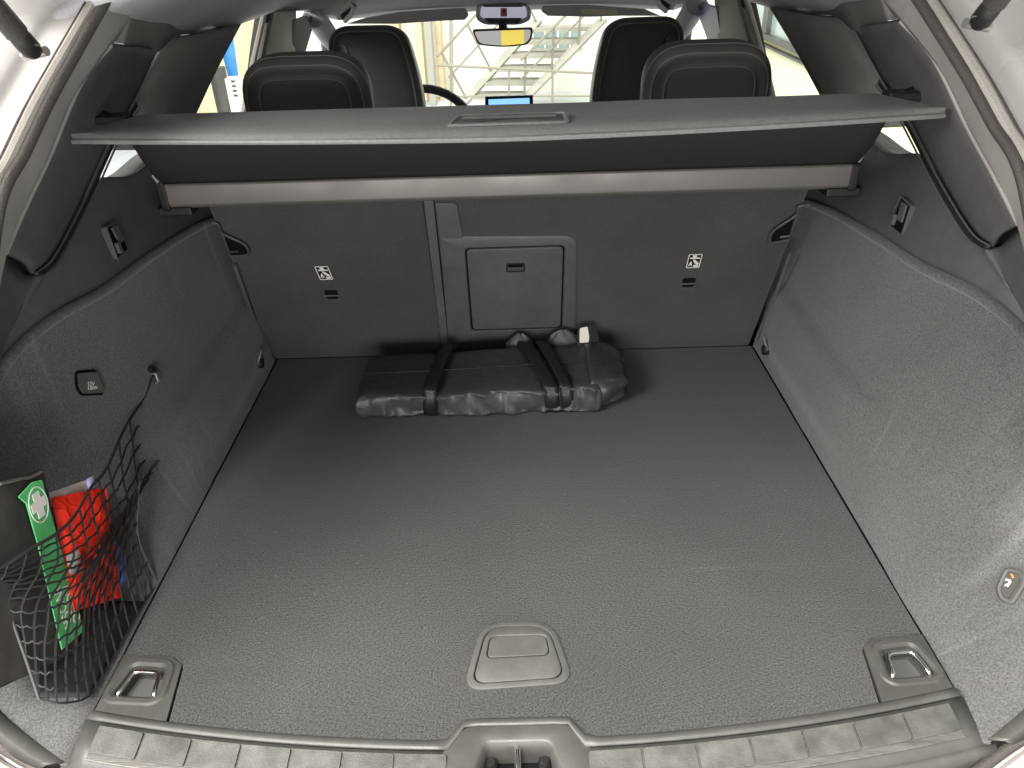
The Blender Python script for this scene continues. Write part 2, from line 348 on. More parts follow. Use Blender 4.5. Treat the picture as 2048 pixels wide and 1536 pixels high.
def side_trim(s):
    lip = [V((-(t[0]+.011), t[1]+.002, t[2]+.000)) for _, t, _ in COLS]
    top = [V((-.632, .93, .49)), V((-.636, .81, .505)), V((-.640, .68, .497)), V((-.636, .57, .522)), gro[3]+V((0, 0, -.004)), gro[4]+V((0, 0, -.004)), gro[5]+V((-.006, 0, -.002)), fli[5]+V((-.012, -.004, -.004)), V((-.656, .165, .385)), V((-.672, .08, .29)), V((-.674, .02, .235))]
    mid = [a.lerp(b, .5)+V((-.004 if i < 6 else 0, 0, 0)) for i, (a, b) in enumerate(zip(lip, top))]
    led = [V((p.x-.045, p.y+.005, p.z-.004)) for p in top]
    t = surf('hard_trim', [[mir(p, s) for p in r] for r in (lip, mid, top)], 60, 14, M_plas, car, sol=.006, off=0)
    grid('window_ledge', [[mir(p, s) for p in cr(r, 40)] for r in (top, led)], M_plas, t, sol=.006)
    a = cr(fli, 24); b = cr(gro, 24)
    rows = []
    for i in range(7):
        f = i/6; rows.append([mir(p.lerp(q, f)+V((.010*math.sin(math.pi*f), 0, .002)), s) for p, q in zip(a, b)])
    pp = grid('pillar_panel', rows, M_plas, car, sol=.008, off=0)
    # guide rail of the load cover: dark channel with two lips
    g = cr(gro[1:], 30); d = V((-.0, .011, -.008))
    grid('guide_channel', [[mir(p+V((.007, .002, .0)), s) for p in g], [mir(p+V((-.002, .006, -.0045)), s) for p in g], [mir(p+d+V((.005, 0, 0)), s) for p in g]], M_dark, pp, sol=.003)
    tube('channel_lip', [mir(p+d+V((.006, .003, -.002)), s) for p in g], .0016, M_hook, pp, seg=6)
    tube('channel_lip', [mir(p+V((.008, -.001, .001)), s) for p in g], .0014, M_hook, pp, seg=6)
    quad_ = [mir(p, s) for p in (U(-70, 450, x=-.645), U(115, 490, x=-.662), U(115, 610, x=-.672), U(-70, 660, x=-.672))]
    grid('trim_backing', [[quad_[0].lerp(quad_[1], j/7) for j in range(8)], [quad_[3].lerp(quad_[2], j/7) for j in range(8)]], M_plas, t, sol=.003)
    tube('panel_edge', [mir(p+V((.006, -.003, .001)), s) for p in cr(fli, 30)], .0028, M_flange, pp, seg=6)
    rub = cr([mir(p, s) for p in SEAL], 160)
    inn = cr([mir(p, s) for p in INN], 90)
    sl = cr([mir(p, s) for p in SEAL[:11]], 90)
    mid = [x.lerp(y, .45)+V((0, -.012, .006)) for x, y in zip(sl, inn)]; q1 = [x.lerp(y, .18)+V((0, -.009, .004)) for x, y in zip(sl, inn)]
    q3 = [x.lerp(y, .8)+V((-s*.006, -.004, .003)) for x, y in zip(sl, inn)]
    grid('opening_trim', [sl, q1, mid, q3, inn], M_flange, car, sol=.006, off=0)
    # lower corner between carpet return and seal
    lo = [mir(p, s) for p in cr(SEAL[10:14], 24)]; ca = [mir(V((-(.549+(.672-.549)*(1-(1-t)**6.5)), -.066+.086*((1-(1-t)**6.5)*.6+t*.4), .225*t)), s) for t in [(1-i/23)**1.6 for i in range(24)]]
    grid('opening_trim', [lo, [x.lerp(y, .5)+V((0, -.004, .008)) for x, y in zip(lo, ca)], ca], M_sill, car, sol=.006, off=0)
    return rub
rubs = [side_trim(-1), side_trim(1)]
loop = rubs[0]+rubs[1][::-1][1:]
tube('weather_seal', loop, .0065, M_rub, car, seg=10)
tube('weather_seal', [p+V((0, -.012, -.004))+V((math.copysign(.013, p.x) if abs(p.x) > .3 else 0, 0, 0)) for p in loop], .0068, M_seal, car, seg=8)
tube('seal_groove', [p+V((0, -.019, -.006))+V((math.copysign(.021, p.x) if abs(p.x) > .3 else 0, 0, 0)) for p in loop], .0028, M_rub, car, seg=6)

# ---- painted body around the opening ------------------------------------------------
def body_side(s):
    base = cr([mir(p, s) for p in SEAL], 80)
    def o(p, dx, dy, dz):
        k = min(1, abs(p.x)/.5); return p+V((s*dx*k, dy, dz))
    rows = [[o(p, .008, .012, -.004) for p in base], [o(p, .03, -.012, -.012) for p in base], [o(p, .065, -.018, -.02) for p in base], [o(p, .085, -.04, -.022) for p in base], [o(p, .14, -.05, -.03) for p in base], [o(p, .20, .03, -.05) for p in base], [o(p, .22, .30, -.05) for p in base]]
    return surf('body_panel', rows, 90, 24, M_paint, car, sol=.004)
body_side(-1); body_side(1)
box('bumper', (0, -.235, -.13), (1.3, .15, .14), M_paint, car, bev=.03, seg=4)

# ---- gas struts ------------------------------------------------------------------
def strut(s):
    a = mir(U(66, 104, x=-.525), s); b = mir(U(-8, 18, x=-.525), s); d = (b-a).normalized()
    st = tube('gas_strut', [a+d*.028, a+d*.03, a+d*.4], [.011, .0125, .0125], M_rub, car, seg=14)
    tube('strut_socket', [a-d*.004, a+d*.004, a+d*.022, a+d*.03], [.007, .0115, .0115, .008], M_dark, st, seg=12)
    tube('ball_stud', [a+V((-s*.012, .006, 0)), a+V((s*.02, .014, -.006))], .0055, M_steel, st, seg=10)
    tube('spring_clip', [a+d*.01+V((-s*.013, 0, 0)), a+d*.016+V((0, -.014, .002)), a+d*.012+V((s*.013, 0, 0))], .0012, M_chrome, st, seg=6)
strut(-1); strut(1)

# ---- sill ---------------------------------------------------------------------
def arc(x, y0, y1): return y1+(y0-y1)*(abs(x)/.44)**2      # y0 at |x|=.44, y1 in the middle
def sill_y(x): return arc(x+.004, -.021, -.058)
N = 61; xs = [-.545+1.09*i/(N-1) for i in range(N)]
def bulge(x):
    t = abs(x+.008); return .030*(1-sst(.060, .088, t))
front = [sill_y(x)+.002+bulge(x) for x in xs]
def hole(x, y): return False
prof = [(0., -.002), (.0, .0025), (.006, .0045)]
sr = []
sr.append([V((x, f+.004, -.012)) for x, f in zip(xs, front)])
sr.append([V((x, f, .001)) for x, f in zip(xs, front)])
sr.append([V((x, f-.004, .004)) for x, f in zip(xs, front)])
sr.append([V((x, f-.010 if bulge(x) > .012 else min(f-.008, sill_y(x)-.010), .0045)) for x, f in zip(xs, front)])
sill = grid('sill_trim', sr, M_sill, car, sol=.004)
def sillband(x0, x1, ya, yb, za, zb, name, m_, parent, n=24, **k):
    X = [x0+(x1-x0)*i/(n-1) for i in range(n)]
    return grid(name, [[V((x, sill_y(x)+ya, za)) for x in X], [V((x, sill_y(x)+yb, zb)) for x in X]], m_, parent, **k)
LX = .082
for s in (-1, 1):
    a, b = sorted((s*LX-.008, s*.535))
    # plastic bed, metal plate, raised pads
    sillband(a if s > 0 else -.548, b if s < 0 else .548, -.0095, -.072, .0042, -.006, 'sill_bed', M_sill, sill, sol=.004)
    pa, pb = (s*LX-.008, s*.525) ; pa, pb = sorted((pa, pb))
    pl = sillband(pa, pb, -.0145, -.058, .0065, .0015, 'sill_plate', M_metal, sill, n=30, sol=.0025, bev=.001)
    n = 7; wv = (pb-pa)/n
    for i in range(n):
        x0 = pa+wv*i+.0012; x1 = pa+wv*(i+1)-.0012
        Q = rnd([(x0, sill_y(x0)-.0165), (x1, sill_y(x1)-.0165), (x1, sill_y(x1)-.050), (x0, sill_y(x0)-.050)], .004, 4)
        vs = []; fs = []; n2 = len(Q)
        for dz in (.0, .0016): vs += [V((qx, qy, .0078+(qy-sill_y(qx)+.0145)*.115+dz)) for qx, qy in Q]
        fs = [tuple(range(n2)), tuple(range(n2, 2*n2))]+[(j, (j+1) % n2, n2+(j+1) % n2, n2+j) for j in range(n2)]
        pyd('sill_pad', vs, fs, M_pad, pl, bev=.0006, seg=1)
# sill drop and lower ledge to the seal
X = [-.56+1.12*i/40 for i in range(41)]
grid('sill_face', [[V((x, sill_y(x)-.071, -.005)) for x in X], [V((x, sill_y(x)-.078, -.012)) for x in X], [V((x, sill_y(x)-.080, -.030)) for x in X], [V((x, sill_y(x)-.106, -.036)) for x in X]], M_sill, car, sol=.004)
# striker housing
HO = rnd([(-.104, -.118), (-.096, -.060), (-.072, -.0330), (.056, -.0330), (.080, -.060), (.088, -.118)], .012, 6)
HI = rnd([(-.064, -.112), (-.056, -.085), (-.047, -.0575), (.031, -.0575), (.040, -.085), (.048, -.112)], .008, 6)
HI2 = inset(HI, .004)
hs = ring('striker_housing', [(HO, -.006), (HO, .0035), (inset(HO, .004), .0065), (inset(HI, -.003), .0065), (HI, .004), (HI2, -.006), (HI2, -.05)], FLOOR, M_sill, car, close=False)
prism('housing_floor', HI2, FLOOR, -.052, -.048, M_plas, hs)
tube('striker', [V((-.008, -.060, -.045)), V((-.008, -.062, -.004)), V((-.008, -.066, .0)), V((-.008, -.105, .0)), V((-.008, -.11, -.004)), V((-.008, -.112, -.045))], .0042, M_chrome, hs, seg=10)
box('latch_guide', (-.008, -.085, -.03), (.06, .004, .01), M_steel, hs, bev=.001)
for x in (-.040, .024):
    tube('bolt', [V((x, -.072, -.048)), V((x, -.072, -.012)), V((x, -.072, -.008))], [.008, .008, .005], M_dark, hs, seg=8)
    tube('buffer', [V((x*1.06, -.088, -.048)), V((x*1.06, -.088, -.01)), V((x*1.06, -.088, -.006))], [.006, .006, .003], M_steel, hs, seg=8)

# ---- tie-down plates (left built, right mirrored) --------------------------------
def fp(px, py): p = U(px, py, z=0); return (p.x, p.y)
TD = [fp(*q) for q in [(252, 1312), (345, 1315), (364, 1332), (331, 1453), (176, 1434)]]
TD[0] = (-.5435, TD[0][1]); TD[4] = (-.5435, TD[4][1])
TR = [fp(*q) for q in [(205, 1394), (262, 1322), (346, 1328), (321, 1394), (300, 1410), (216, 1410)]]
TH = [fp(*q) for q in [(226, 1392), (270, 1336), (331, 1340), (313, 1396)]]
TL = [fp(*q) for q in [(236, 1392), (270, 1347), (321, 1350), (309, 1394)]]
for s in (-1, 1):
    mx = lambda pts: [(-s*p[0], p[1]) for p in pts]
    # outer outline resampled by angle so that it can be skinned to the hole
    Hn = rnd(mx(TH), .008, 9); cx = sum(p[0] for p in Hn)/len(Hn); cy = sum(p[1] for p in Hn)/len(Hn)
    T = mx(TD)
    def hit(ang):
        d = V((math.cos(ang), math.sin(ang))); best = None
        for i in range(len(T)):
            a, b = V(T[i-1]), V(T[i]); e = b-a; den = d.x*e.y-d.y*e.x
            if abs(den) < 1e-12: continue
            t = ((a.x-cx)*e.y-(a.y-cy)*e.x)/den; q = ((a.x-cx)*d.y-(a.y-cy)*d.x)/den
            if t > 0 and -1e-6 <= q <= 1+1e-6 and (best is None or t < best): best = t
        return (cx+d.x*best, cy+d.y*best)
    angs = [math.atan2(p[1]-cy, p[0]-cx) for p in Hn]
    O = [hit(a) for a in angs]
    for c in T:                                     # snap nearest samples to the true corners
        k = min(range(len(O)), key=lambda i: (O[i][0]-c[0])**2+(O[i][1]-c[1])**2); O[k] = c
    H1 = inset(Hn, -.010); H2 = inset(Hn, -.0145)
    td = ring('tie_down_plate', [(O, -.01), (O, .0025), (H2, .0035), (inset(Hn, -.012), .0062), (inset(Hn, -.006), .0062), (inset(Hn, -.0015), .003), (Hn, -.004), (inset(Hn, .003), -.02)], FLOOR, M_plasl, car, close=False, ang=30)
    prism('recess_floor', inset(Hn, .002), FLOOR, -.022, -.018, M_plas, td)
    L = mx(TL); P = [V((*L[0], -.010)), V((*L[0], .0035)), V((*L[1], .0045)), V((*L[2], .0045)), V((*L[3], .0035)), V((*L[3], -.010))]
    LR = [P[0]]
    for i in range(1, 5):
        a, p, b = P[i-1], P[i], P[i+1]; ra = min(.008, (a-p).length*.4); rb = min(.008, (b-p).length*.4); u, v = p+(a-p).normalized()*ra, p+(b-p).normalized()*rb
        LR += [u*(1-t)**2+p*2*t*(1-t)+v*t*t for t in (0, .25, .5, .75, 1)]
    LR.append(P[5])
    tube('lashing_eye', LR, .0033, M_chrome, td, seg=10)

# ---- rear seat backs -------------------------------------------------------------
def bp(px, py): return BACK.px(px, py)
dl, dr = bp(846, 405)[0], bp(868, 405)[0]
def seatback(pts, name='rear_seat_back'):
    return prism(name, pts, BACK, -.10, 0, M_seat, car, bev=.006, seg=3)
top = .535
sL = seatback([(-.553, -.004), (bp(884, 700)[0], -.004), (bp(844, 405)[0], top), (-.545, top)])
sR = seatback([(bp(902, 700)[0], -.004), (.540, -.004), (.540, top), (bp(870, 405)[0], top)])
tag(sL, 'narrow left rear seat back in grey carpet'); tag(sR, 'wide right rear seat back with square hatch')
prism('divider_strip', [bp(886, 712), bp(900, 712), bp(867, 400), bp(847, 400)], BACK, -.02, .0035, M_plas, sL, bev=.0015)
# L shaped plastic panel with hatch opening
W = [bp(*q) for q in [(871, 405), (913, 405), (928, 472), (1152, 470), (1152, 690), (903, 700)]]
HT = rnd([bp(*q) for q in [(933, 497), (1126, 491), (1121, 651), (946, 656)]], .010, 6)
HN = rnd([bp(*q) for q in [(930, 494), (1129, 488), (1124, 654), (943, 659)]], .011, 6)
# build panel as two skinned bands: upper stub and frame around the hatch
WF = rnd([bp(*q) for q in [(879, 472), (1154, 470), (1151, 698), (899, 704)]], [.004, .028, .004, .004], 6)
fr1 = ring('hatch_surround', [(WF, -.01), (WF, .002), (inset(WF, .003), .0045), (inset(HN, -.002), .0045), (HN, .002), (HN, -.012)], BACK, M_plas, sR, close=False)
prism('hatch_surround', rnd([bp(871, 404), bp(913, 404), bp(927, 476), bp(880, 476)], [.002, .008, .002, .002], 5), BACK, -.01, .0042, M_plas, sR, bev=.0015)
prism('hatch_gap', HN, BACK, -.004, .0008, M_gap, sR)
prism('ski_hatch', HT, BACK, -.002, .0052, M_plas, sR, bev=.002, seg=3)
hx, hy = bp(1031, 531)
HW, HHh = .0155, .0105
hf = Fr(BACK(hx, hy, .0052), BACK.x, BACK.y); hf.z = BACK.z
o1 = rnd([(-.0185, -.0125), (.0185, -.0125), (.0185, .0125), (-.0185, .0125)], .004, 4); o2 = inset(o1, .0028)
ring('hatch_handle', [(o1, -.001), (o1, .001), (inset(o1, .0014), .0016), (o2, .0012), (o2, -.001)], hf, M_dark, sR, close=False)
prism('hatch_handle', rnd([(-.013, -.008), (.013, -.008), (.013, .001), (-.013, .001)], .002, 3), hf, 0, .003, M_plasl, sR, bev=.001)
prism('hatch_handle', rnd([(-.015, .001), (.015, .001), (.015, .009), (-.015, .009)], .002, 3), hf, -.0002, .0006, M_gap, sR)
tube('screw', [BACK(*bp(1146, 548), .003), BACK(*bp(1146, 548), .0062)], .0028, M_steel, sR, seg=8)
# hatch bottom lip catches light
hp = [bp(*q) for q in [(948, 655), (955, 658), (1112, 653), (1119, 650)]]
tube('hatch_lip', cr([BACK(*q, .0055) for q in hp], 16), .0014, M_plasl, sR, seg=6)

# stickers with the child-seat anchor picture, and anchor slots under them
def sticker(seat, c, lean):
    f = Fr(BACK(*bp(*c), .0008), BACK.x, BACK.y); f.z = BACK.z
    q = rnd([(-.0135, -.0195), (.0135, -.0195), (.0135, .0195), (-.0135, .0195)], .0025, 4); q = [(a+lean*b, b) for a, b in q]
    st = prism('anchor_sticker', q, f, 0, .0006, M_sticker, seat)
    ring('sticker_border', [(q, .0006), (q, .0010), (inset(q, .0018), .0010), (inset(q, .0018), .0006)], f, M_white, seat)
    T = lambda pts: [(a*.72+lean*b*1.12, b*1.12) for a, b in pts]
    prism('sticker_print', T([(-.007, .0145), (.005, .0145), (.004, .0095), (-.005, .0095)]), f, .0006, .001, M_white, seat)
    prism('sticker_print', T([(-.014, .009), (-.002, .0095), (.014, .0085), (.014, .0055), (.0, .006), (-.012, .0055)]), f, .0006, .001, M_white, seat)
    prism('sticker_print', T([(-.004, .005), (.002, .0035), (.0145, -.006), (.0135, -.010), (.006, -.0085), (-.002, -.001)]), f, .0006, .001, M_white, seat)
    prism('sticker_print', T([(-.0135, -.0115), (-.009, -.001), (-.0065, -.001), (-.003, -.0115), (-.0065, -.0125), (-.0085, -.007), (-.0105, -.0125)]), f, .0006, .001, M_white, seat)
    prism('sticker_print', T([(.0, -.0105), (.0145, -.0105), (.0145, -.0145), (.001, -.0145)]), f, .0006, .001, M_white, seat)
def slot(seat, c):
    f = Fr(BACK(*bp(*c), .0), BACK.x, BACK.y); f.z = BACK.z
    q = rnd([(-.017, -.034), (.017, -.034), (.019, .018), (-.019, .018)], .012, 6)
    ring('anchor_slot', [(q, .0004), (inset(q, .004), .0003), (inset(q, .010), .0002)], f, M_seat, seat, close=False)
    prism('anchor_slot', rnd([(-.012, -.012), (.012, -.012), (.014, .016), (-.014, .016)], .006, 5), f, -.0005, .0006, M_gap, seat)
    tube('anchor_bar', [f(-.018, 0, .002), f(.018, 0, .002)], .0022, M_plasl, seat, seg=8)
sticker(sL, (648, 545), -.08); sticker(sR, (1388, 521), .0)
slot(sL, (664, 590)); slot(sR, (1377, 566))

# seat latches at the upper outer corners, edge strips and floor eyelets
for s, path, seat in ((-1, [(424, 440), (438, 445), (446, 462), (486, 482), (498, 497), (492, 506), (462, 508)], sL), (1, [(1618, 405), (1596, 409), (1590, 426), (1548, 455), (1538, 474), (1545, 481), (1577, 475)], sR)):
    P = [BACK(*bp(*q), .006) for q in path]
    tube('latch_bezel', cr(P, 40), .0028, M_sill, seat, seg=8)
    prism('latch_recess', [bp(*q) for q in path[2:]], BACK, .0005, .003, M_gap, seat)
    a, b = P[4], P[6]; e = (b-a)
    tube('latch_pin', [a+e*.45+V((0, -.004, .006)), a+e*.95+V((0, -.004, .010))], .003, M_chrome, seat, seg=8)
for s, a, b, seat in ((-1, (470, 525), (532, 700), sL), (1, (1580, 500), (1512, 690), sR)):
    tube('edge_strip', [BACK(*bp(*a), .006), BACK(*bp((a[0]+b[0])/2, (a[1]+b[1])/2), .007), BACK(*bp(*b), .006)], .0045, M_plas, seat, seg=8)
for px, py in ((515, 712), (1535, 685)):
    p = U(px, py, x=-.548 if px < 900 else .545)
    s = -1 if px < 900 else 1
    e = tube('floor_eyelet', [p+V((0, -.008, -.014)), p+V((-s*.008, -.006, .004)), p+V((-s*.009, .0, .012)), p+V((-s*.008, .006, .004)), p+V((0, .008, -.014))], .0028, M_steel, car, seg=8)
    tube('eyelet_cap', [p+V((s*.004, 0, -.018)), p+V((-s*.008, 0, -.018))], .011, M_dark, e, seg=10)

# ---- shopping hooks in the hard trim -------------------------------------------------
for s in (-1, 1):
    c = U(232, 478, x=-.620) if s < 0 else U(1803, 430, x=.620)
    f = Fr(c, (0, -s*1, 0), (s*.10, 0, 1)); f.z = V((-s, 0, 0)) if f.z.x*s > 0 else f.z
    q = rnd([(-.022, -.027), (.022, -.027), (.020, .022), (-.016, .026)], .005, 4)
    h = prism('hook_recess', q, f, -.010, .0012, M_plas, car, bev=.001)
    prism('hook_recess_floor', inset(q, .003), f, .001, .0016, M_gap, h)
    prism('bag_hook', rnd([(-.002, -.008), (.015, -.008), (.012, .020), (-.006, .020)], .002, 3), f, .0015, .005, M_hook, h, bev=.001)
    prism('bag_hook', rnd([(-.015, -.020), (-.006, -.020), (-.006, -.002), (-.015, -.002)], .002, 3), f, .0015, .008, M_hook, h, bev=.001)
    tube('hook_rim', [f(-.022, -.029, .002), f(-.021, .0, .003), f(-.017, .026, .002)], .0011, M_plasl, h, seg=6)

# ---- power socket (left) and release switch (right) -----------------------------------
def on_wall(px, py, s):
    """point and normal of the carpet wall seen at a pixel"""
    from mathutils.bvhtree import BVHTree
    me = (wallL if s < 0 else wallR).data
    t = BVHTree.FromPolygons([v.co for v in me.vertices], [tuple(p.vertices) for p in me.polygons])
    d = (fw+rt*((px-1024)/FPX)+up*((768-py)/FPX)).normalized(); p, n, _, _ = t.ray_cast(CAM, d)
    return p, (n if n.dot(d) < 0 else -n)
p, n = on_wall(178, 766, -1)
f = Fr(p, V((0, 0, 1)).cross(n), (0, 0, 1)); f = Fr(p, f.x, n.cross(f.x)); f.z = n
def rel(f, pts): return [f.px(*q) for q in pts]
q = rnd(rel(f, [(148, 742), (190, 739), (206, 780), (204, 790), (160, 792), (150, 775)]), .006, 5)
so = prism('power_socket', q, f, -.005, .002, M_gap, car)
q2 = inset(q, .0035)
prism('socket_cover', q2, f, 0, .006, M_plas, so, bev=.0025, seg=3)
mu = f.px(175, 768); xdir = V(f.px(192, 766))-V(f.px(158, 768)); rot = math.atan2(xdir.y, xdir.x)
text('socket_text', '12V', .0085, f, mu[0], mu[1], .0064, M_white, so, rot)
mu = f.px(178, 776); text('socket_text', '120W', .0075, f, mu[0], mu[1], .0064, M_white, so, rot)

p, n = on_wall(2022, 1168, 1)
f = Fr(p, V((0, 0, 1)).cross(n), (0, 0, 1)); f.z = n; f.y = n.cross(f.x)
q = rnd(rel(f, [(1994, 1180), (2014, 1134), (2050, 1142), (2056, 1166), (2028, 1212), (2004, 1204)]), .008, 5)
sw = ring('seat_release', [(q, -.004), (q, .004), (inset(q, .002), .006), (inset(q, .0055), .0055), (inset(q, .0065), .001)], f, M_handle, car, close=False)
prism('release_switch', inset(q, .006), f, -.002, .0025, M_plasl, sw, bev=.001)
def dab(px, py, a, b, m_, ro=0):
    u, v = f.px(px, py); c_, s_ = math.cos(ro), math.sin(ro)
    prism('switch_symbol', [(u+x*c_-y*s_, v+x*s_+y*c_) for x, y in ((-a, -b), (a, -b), (a, b), (-a, b))], f, .0025, .0031, m_, sw)
dab(2018, 1161, .0035, .0012, M_white, .5); dab(2020, 1168, .0013, .0042, M_white, .2); dab(2016, 1170, .001, .003, M_white, -.3); dab(2027, 1153, .003, .0012, M_yellowg, -.4)

# ---- floor load panel -----------------------------------------------------------
fl = [(-.5446, .9285), (.5446, .9285), (.5446, TD[0][1]+.0015)]
R = [(-p[0], p[1]) for p in TD]
fl += [(R[0][0]-.002, R[0][1]+.0015), (R[1][0]-.0, R[1][1]+.0015), (R[2][0]-.0015, R[2][1]), (R[3][0]-.0015, sill_y(R[3][0])+.0035)]
fl += [(x, sill_y(x)+.004+bulge(x)) for x in [R[3][0]-.012-(2*R[3][0]-.024)*i/60 for i in range(61)]]
fl += [(TD[3][0]+.0015, sill_y(TD[3][0])+.0035), (TD[2][0]+.0015, TD[2][1]), (TD[1][0], TD[1][1]+.0015), (TD[0][0]+.002, TD[0][1]+.0015), (-.5446, TD[0][1]+.0015)]
panel = prism('cargo_floor', fl, FLOOR, -.022, 0, M_floor, bev=.0025, seg=2)
tag(panel, 'flat dark grey carpeted load floor panel with pull handle near the sill', 'floor panel')
for s in (-1, 1): prism('seam_shade_strip', [(s*.5449, -.0), (s*.5488, -.0), (s*.5488, .924), (s*.5449, .924)], FLOOR, -.02, -.0022, M_gap, panel)  # black strip in the floor joint, painted in place of its shade
under = box('underfloor', (0, .43, -.045), (1.14, 1.06, .03), M_gap, car)
lv, lf = [], []
for i in range(70):
    x, y = random.uniform(-.5, .5), random.uniform(.02, .88); a = random.uniform(0, 6.28); L_ = random.uniform(.001, .004)
    p = [V((x, y, .0006)), V((x+L_*.5*math.cos(a), y+L_*.5*math.sin(a), .0012)), V((x+L_*math.cos(a+.5), y+L_*math.sin(a+.5), .0006))]
    q1, q2 = tube_geo(p, .00022, False, 4, len(lv)); lv += q1; lf += q2
tag(pyd('lint', lv, lf, M_stitch, panel), kind='stuff')
# pull handle
hb = [fp(*q) for q in [(926, 1384), (1148, 1368), (1106, 1244), (964, 1246)]]
hq = rnd(hb, [.028, .028, .036, .036], 9); hq2 = rnd(inset(hb, .002), [.027, .027, .035, .035], 9)
fq = rnd(inset(hb, .0085), [.022, .022, .028, .028], 9); fq0 = rnd(inset(hb, .0075), [.022, .022, .028, .028], 9); gq = rnd(inset(hb, .0098), [.021, .021, .027, .027], 9); gq2 = rnd(inset(hb, .011), [.020, .020, .026, .026], 9)
ho = ring('pull_handle', [(hq, 0), (hq, .0022), (hq2, .0034), (fq0, .0034), (fq, .0015), (fq, -.004)], FLOOR, M_handle, panel, close=False)
prism('handle_gap', fq, FLOOR, -.004, .0006, M_gap, ho)
gi = rnd([fp(*q) for q in [(972, 1320), (1100, 1313), (1093, 1272), (980, 1275)]], .011, 9)
gip = rnd(inset([fp(*q) for q in [(972, 1320), (1100, 1313), (1093, 1272), (980, 1275)]], -.0012), .012, 9)
fl2 = ring('handle_flap', [(gq, 0), (gq, .0026), (gq2, .0034), (gip, .0034), (gi, .002), (gi, -.002)], FLOOR, M_handle, ho, close=False)
prism('handle_button', inset(gi, .0012), FLOOR, 0, .0034, M_handle, ho, bev=.001)

# ================================================================ LOAD COVER
cov = empty('load_cover', (0, .70, .43), 'dark grey retractable load cover half raised behind the rear seats', 'load cover')
def cov_rear(x): return .372+.058*(abs(x)/.58)**1.6
rows = []
NX = 49; xs2 = [-.582+1.164*i/(NX-1) for i in range(NX)]
def zc(x): return .600+.010*(1-(abs(x)/.63)**2)*0
def edge(x):     # far edge; the outer wings end in points
    return .538
for f_ in (0, .03, .10, .3, .6, .85, 1):
    r = []
    for x in xs2:
        ya, yb = cov_rear(x), edge(x); t = abs(x)
        yy = ya+(yb-ya)*f_*(1-.985*sst(.530, .583, t))
        r.append(V((x, yy, .621+.000*f_-.007*(1-min(1, f_/.1))**2+.0012*noise.noise(V((x*6, yy*6, 3))))))
    rows.append(r)
cp = grid('cover_panel', rows, M_cover, cov, sol=.008, off=-1, bev=.003, seg=3)
tube('cover_lip', [V((x, cov_rear(x)-.001, .6105)) for x in xs2], .0035, M_cover, cp, seg=8)
pf = Fr(U(1018, 241, z=.623), (1, 0, 0), (0, 1, .08))
hr = rnd([(-.082, -.020), (.078, -.020), (.078, .026), (-.068, .026)], .008, 5)
ring('handle_recess', [(hr, .0), (hr, .0025), (inset(hr, .004), .003), (inset(hr, .008), -.002)], pf, M_cover, cp, close=False)
prism('handle_slot', inset(hr, .007), pf, -.001, .0012, M_plas, cp)
tube('handle_bar', [pf(-.060, .004, .003), pf(.062, .004, .003)], .004, M_sill, cp, seg=8)
# fabric hanging from the panel to the cassette
fab = []
for i in range(10):
    t = i/9; r = []
    for j in range(41):
        u = -1+2*j/40
        xw = .540+(.597-.540)*t; x = u*xw
        y = .492+.206*t-.006*math.sin(math.pi*t); z = .609-.134*t-.008*math.sin(math.pi*t)
        y += .002*noise.noise(V((x*5, t*2, 1)))
        r.append(V((x, y, z)))
    fab.append(r)
grid('cover_fabric', fab, M_fabric, cov, sol=.0015, off=0)
# cassette
CP = rnd([(0, 0), (.0, .037), (.05, .050), (.065, .03), (.06, -.006), (.01, -.008)], [.003, .004, .01, .01, .01, .004], 4)
vs = []; XS = (-.600, .595)
cfr = Fr((0, .698, .436), (0, 1, 0), (0, 0, 1))
n = len(CP)
vs = [V((x, .698+a, .436+b)) for x in XS for a, b in CP]
fs = [tuple(range(n)), tuple(range(n, 2*n))]+[(i, (i+1) % n, n+(i+1) % n, n+i) for i in range(n)]
cas = pyd('cassette', vs, fs, M_bar, cov, bev=.001)
for x in (-.604, .599):
    prism('end_cap', rnd([(-.002, -.010), (-.002, .040), (.05, .054), (.068, .03), (.062, -.010)], .006, 4), Fr((x, .698, .436), (0, 1, 0), (0, 0, 1)), -.007, .007, M_dark, cov, bev=.002)
    s = -1 if x < 0 else 1
    b = V((x, .70, .432)); box('cassette_bracket', (x-s*.012, .725, .424), (.06, .05, .016), M_dark, cov, bev=.003)
    for k in range(3):
        tube('end_clip', [V((x-s*.002, .690+.006*k, .480+.012*k)), V((x-s*.001+s*.006, .692+.008*k, .492+.014*k))], .0035, M_chrome if k == 1 else M_steel, cov, seg=8)
for s in (-1, 1):   # guide pins holding the panel in the rails
    a = V((s*.565, .525, .620)); tube('guide_pin', [a, a+V((s*.045, .04, .002))], .006, M_dark, cov, seg=8)
    box('pin_block', (s*.572, .535, .618), (.05, .03, .012), M_dark, cov, bev=.003)

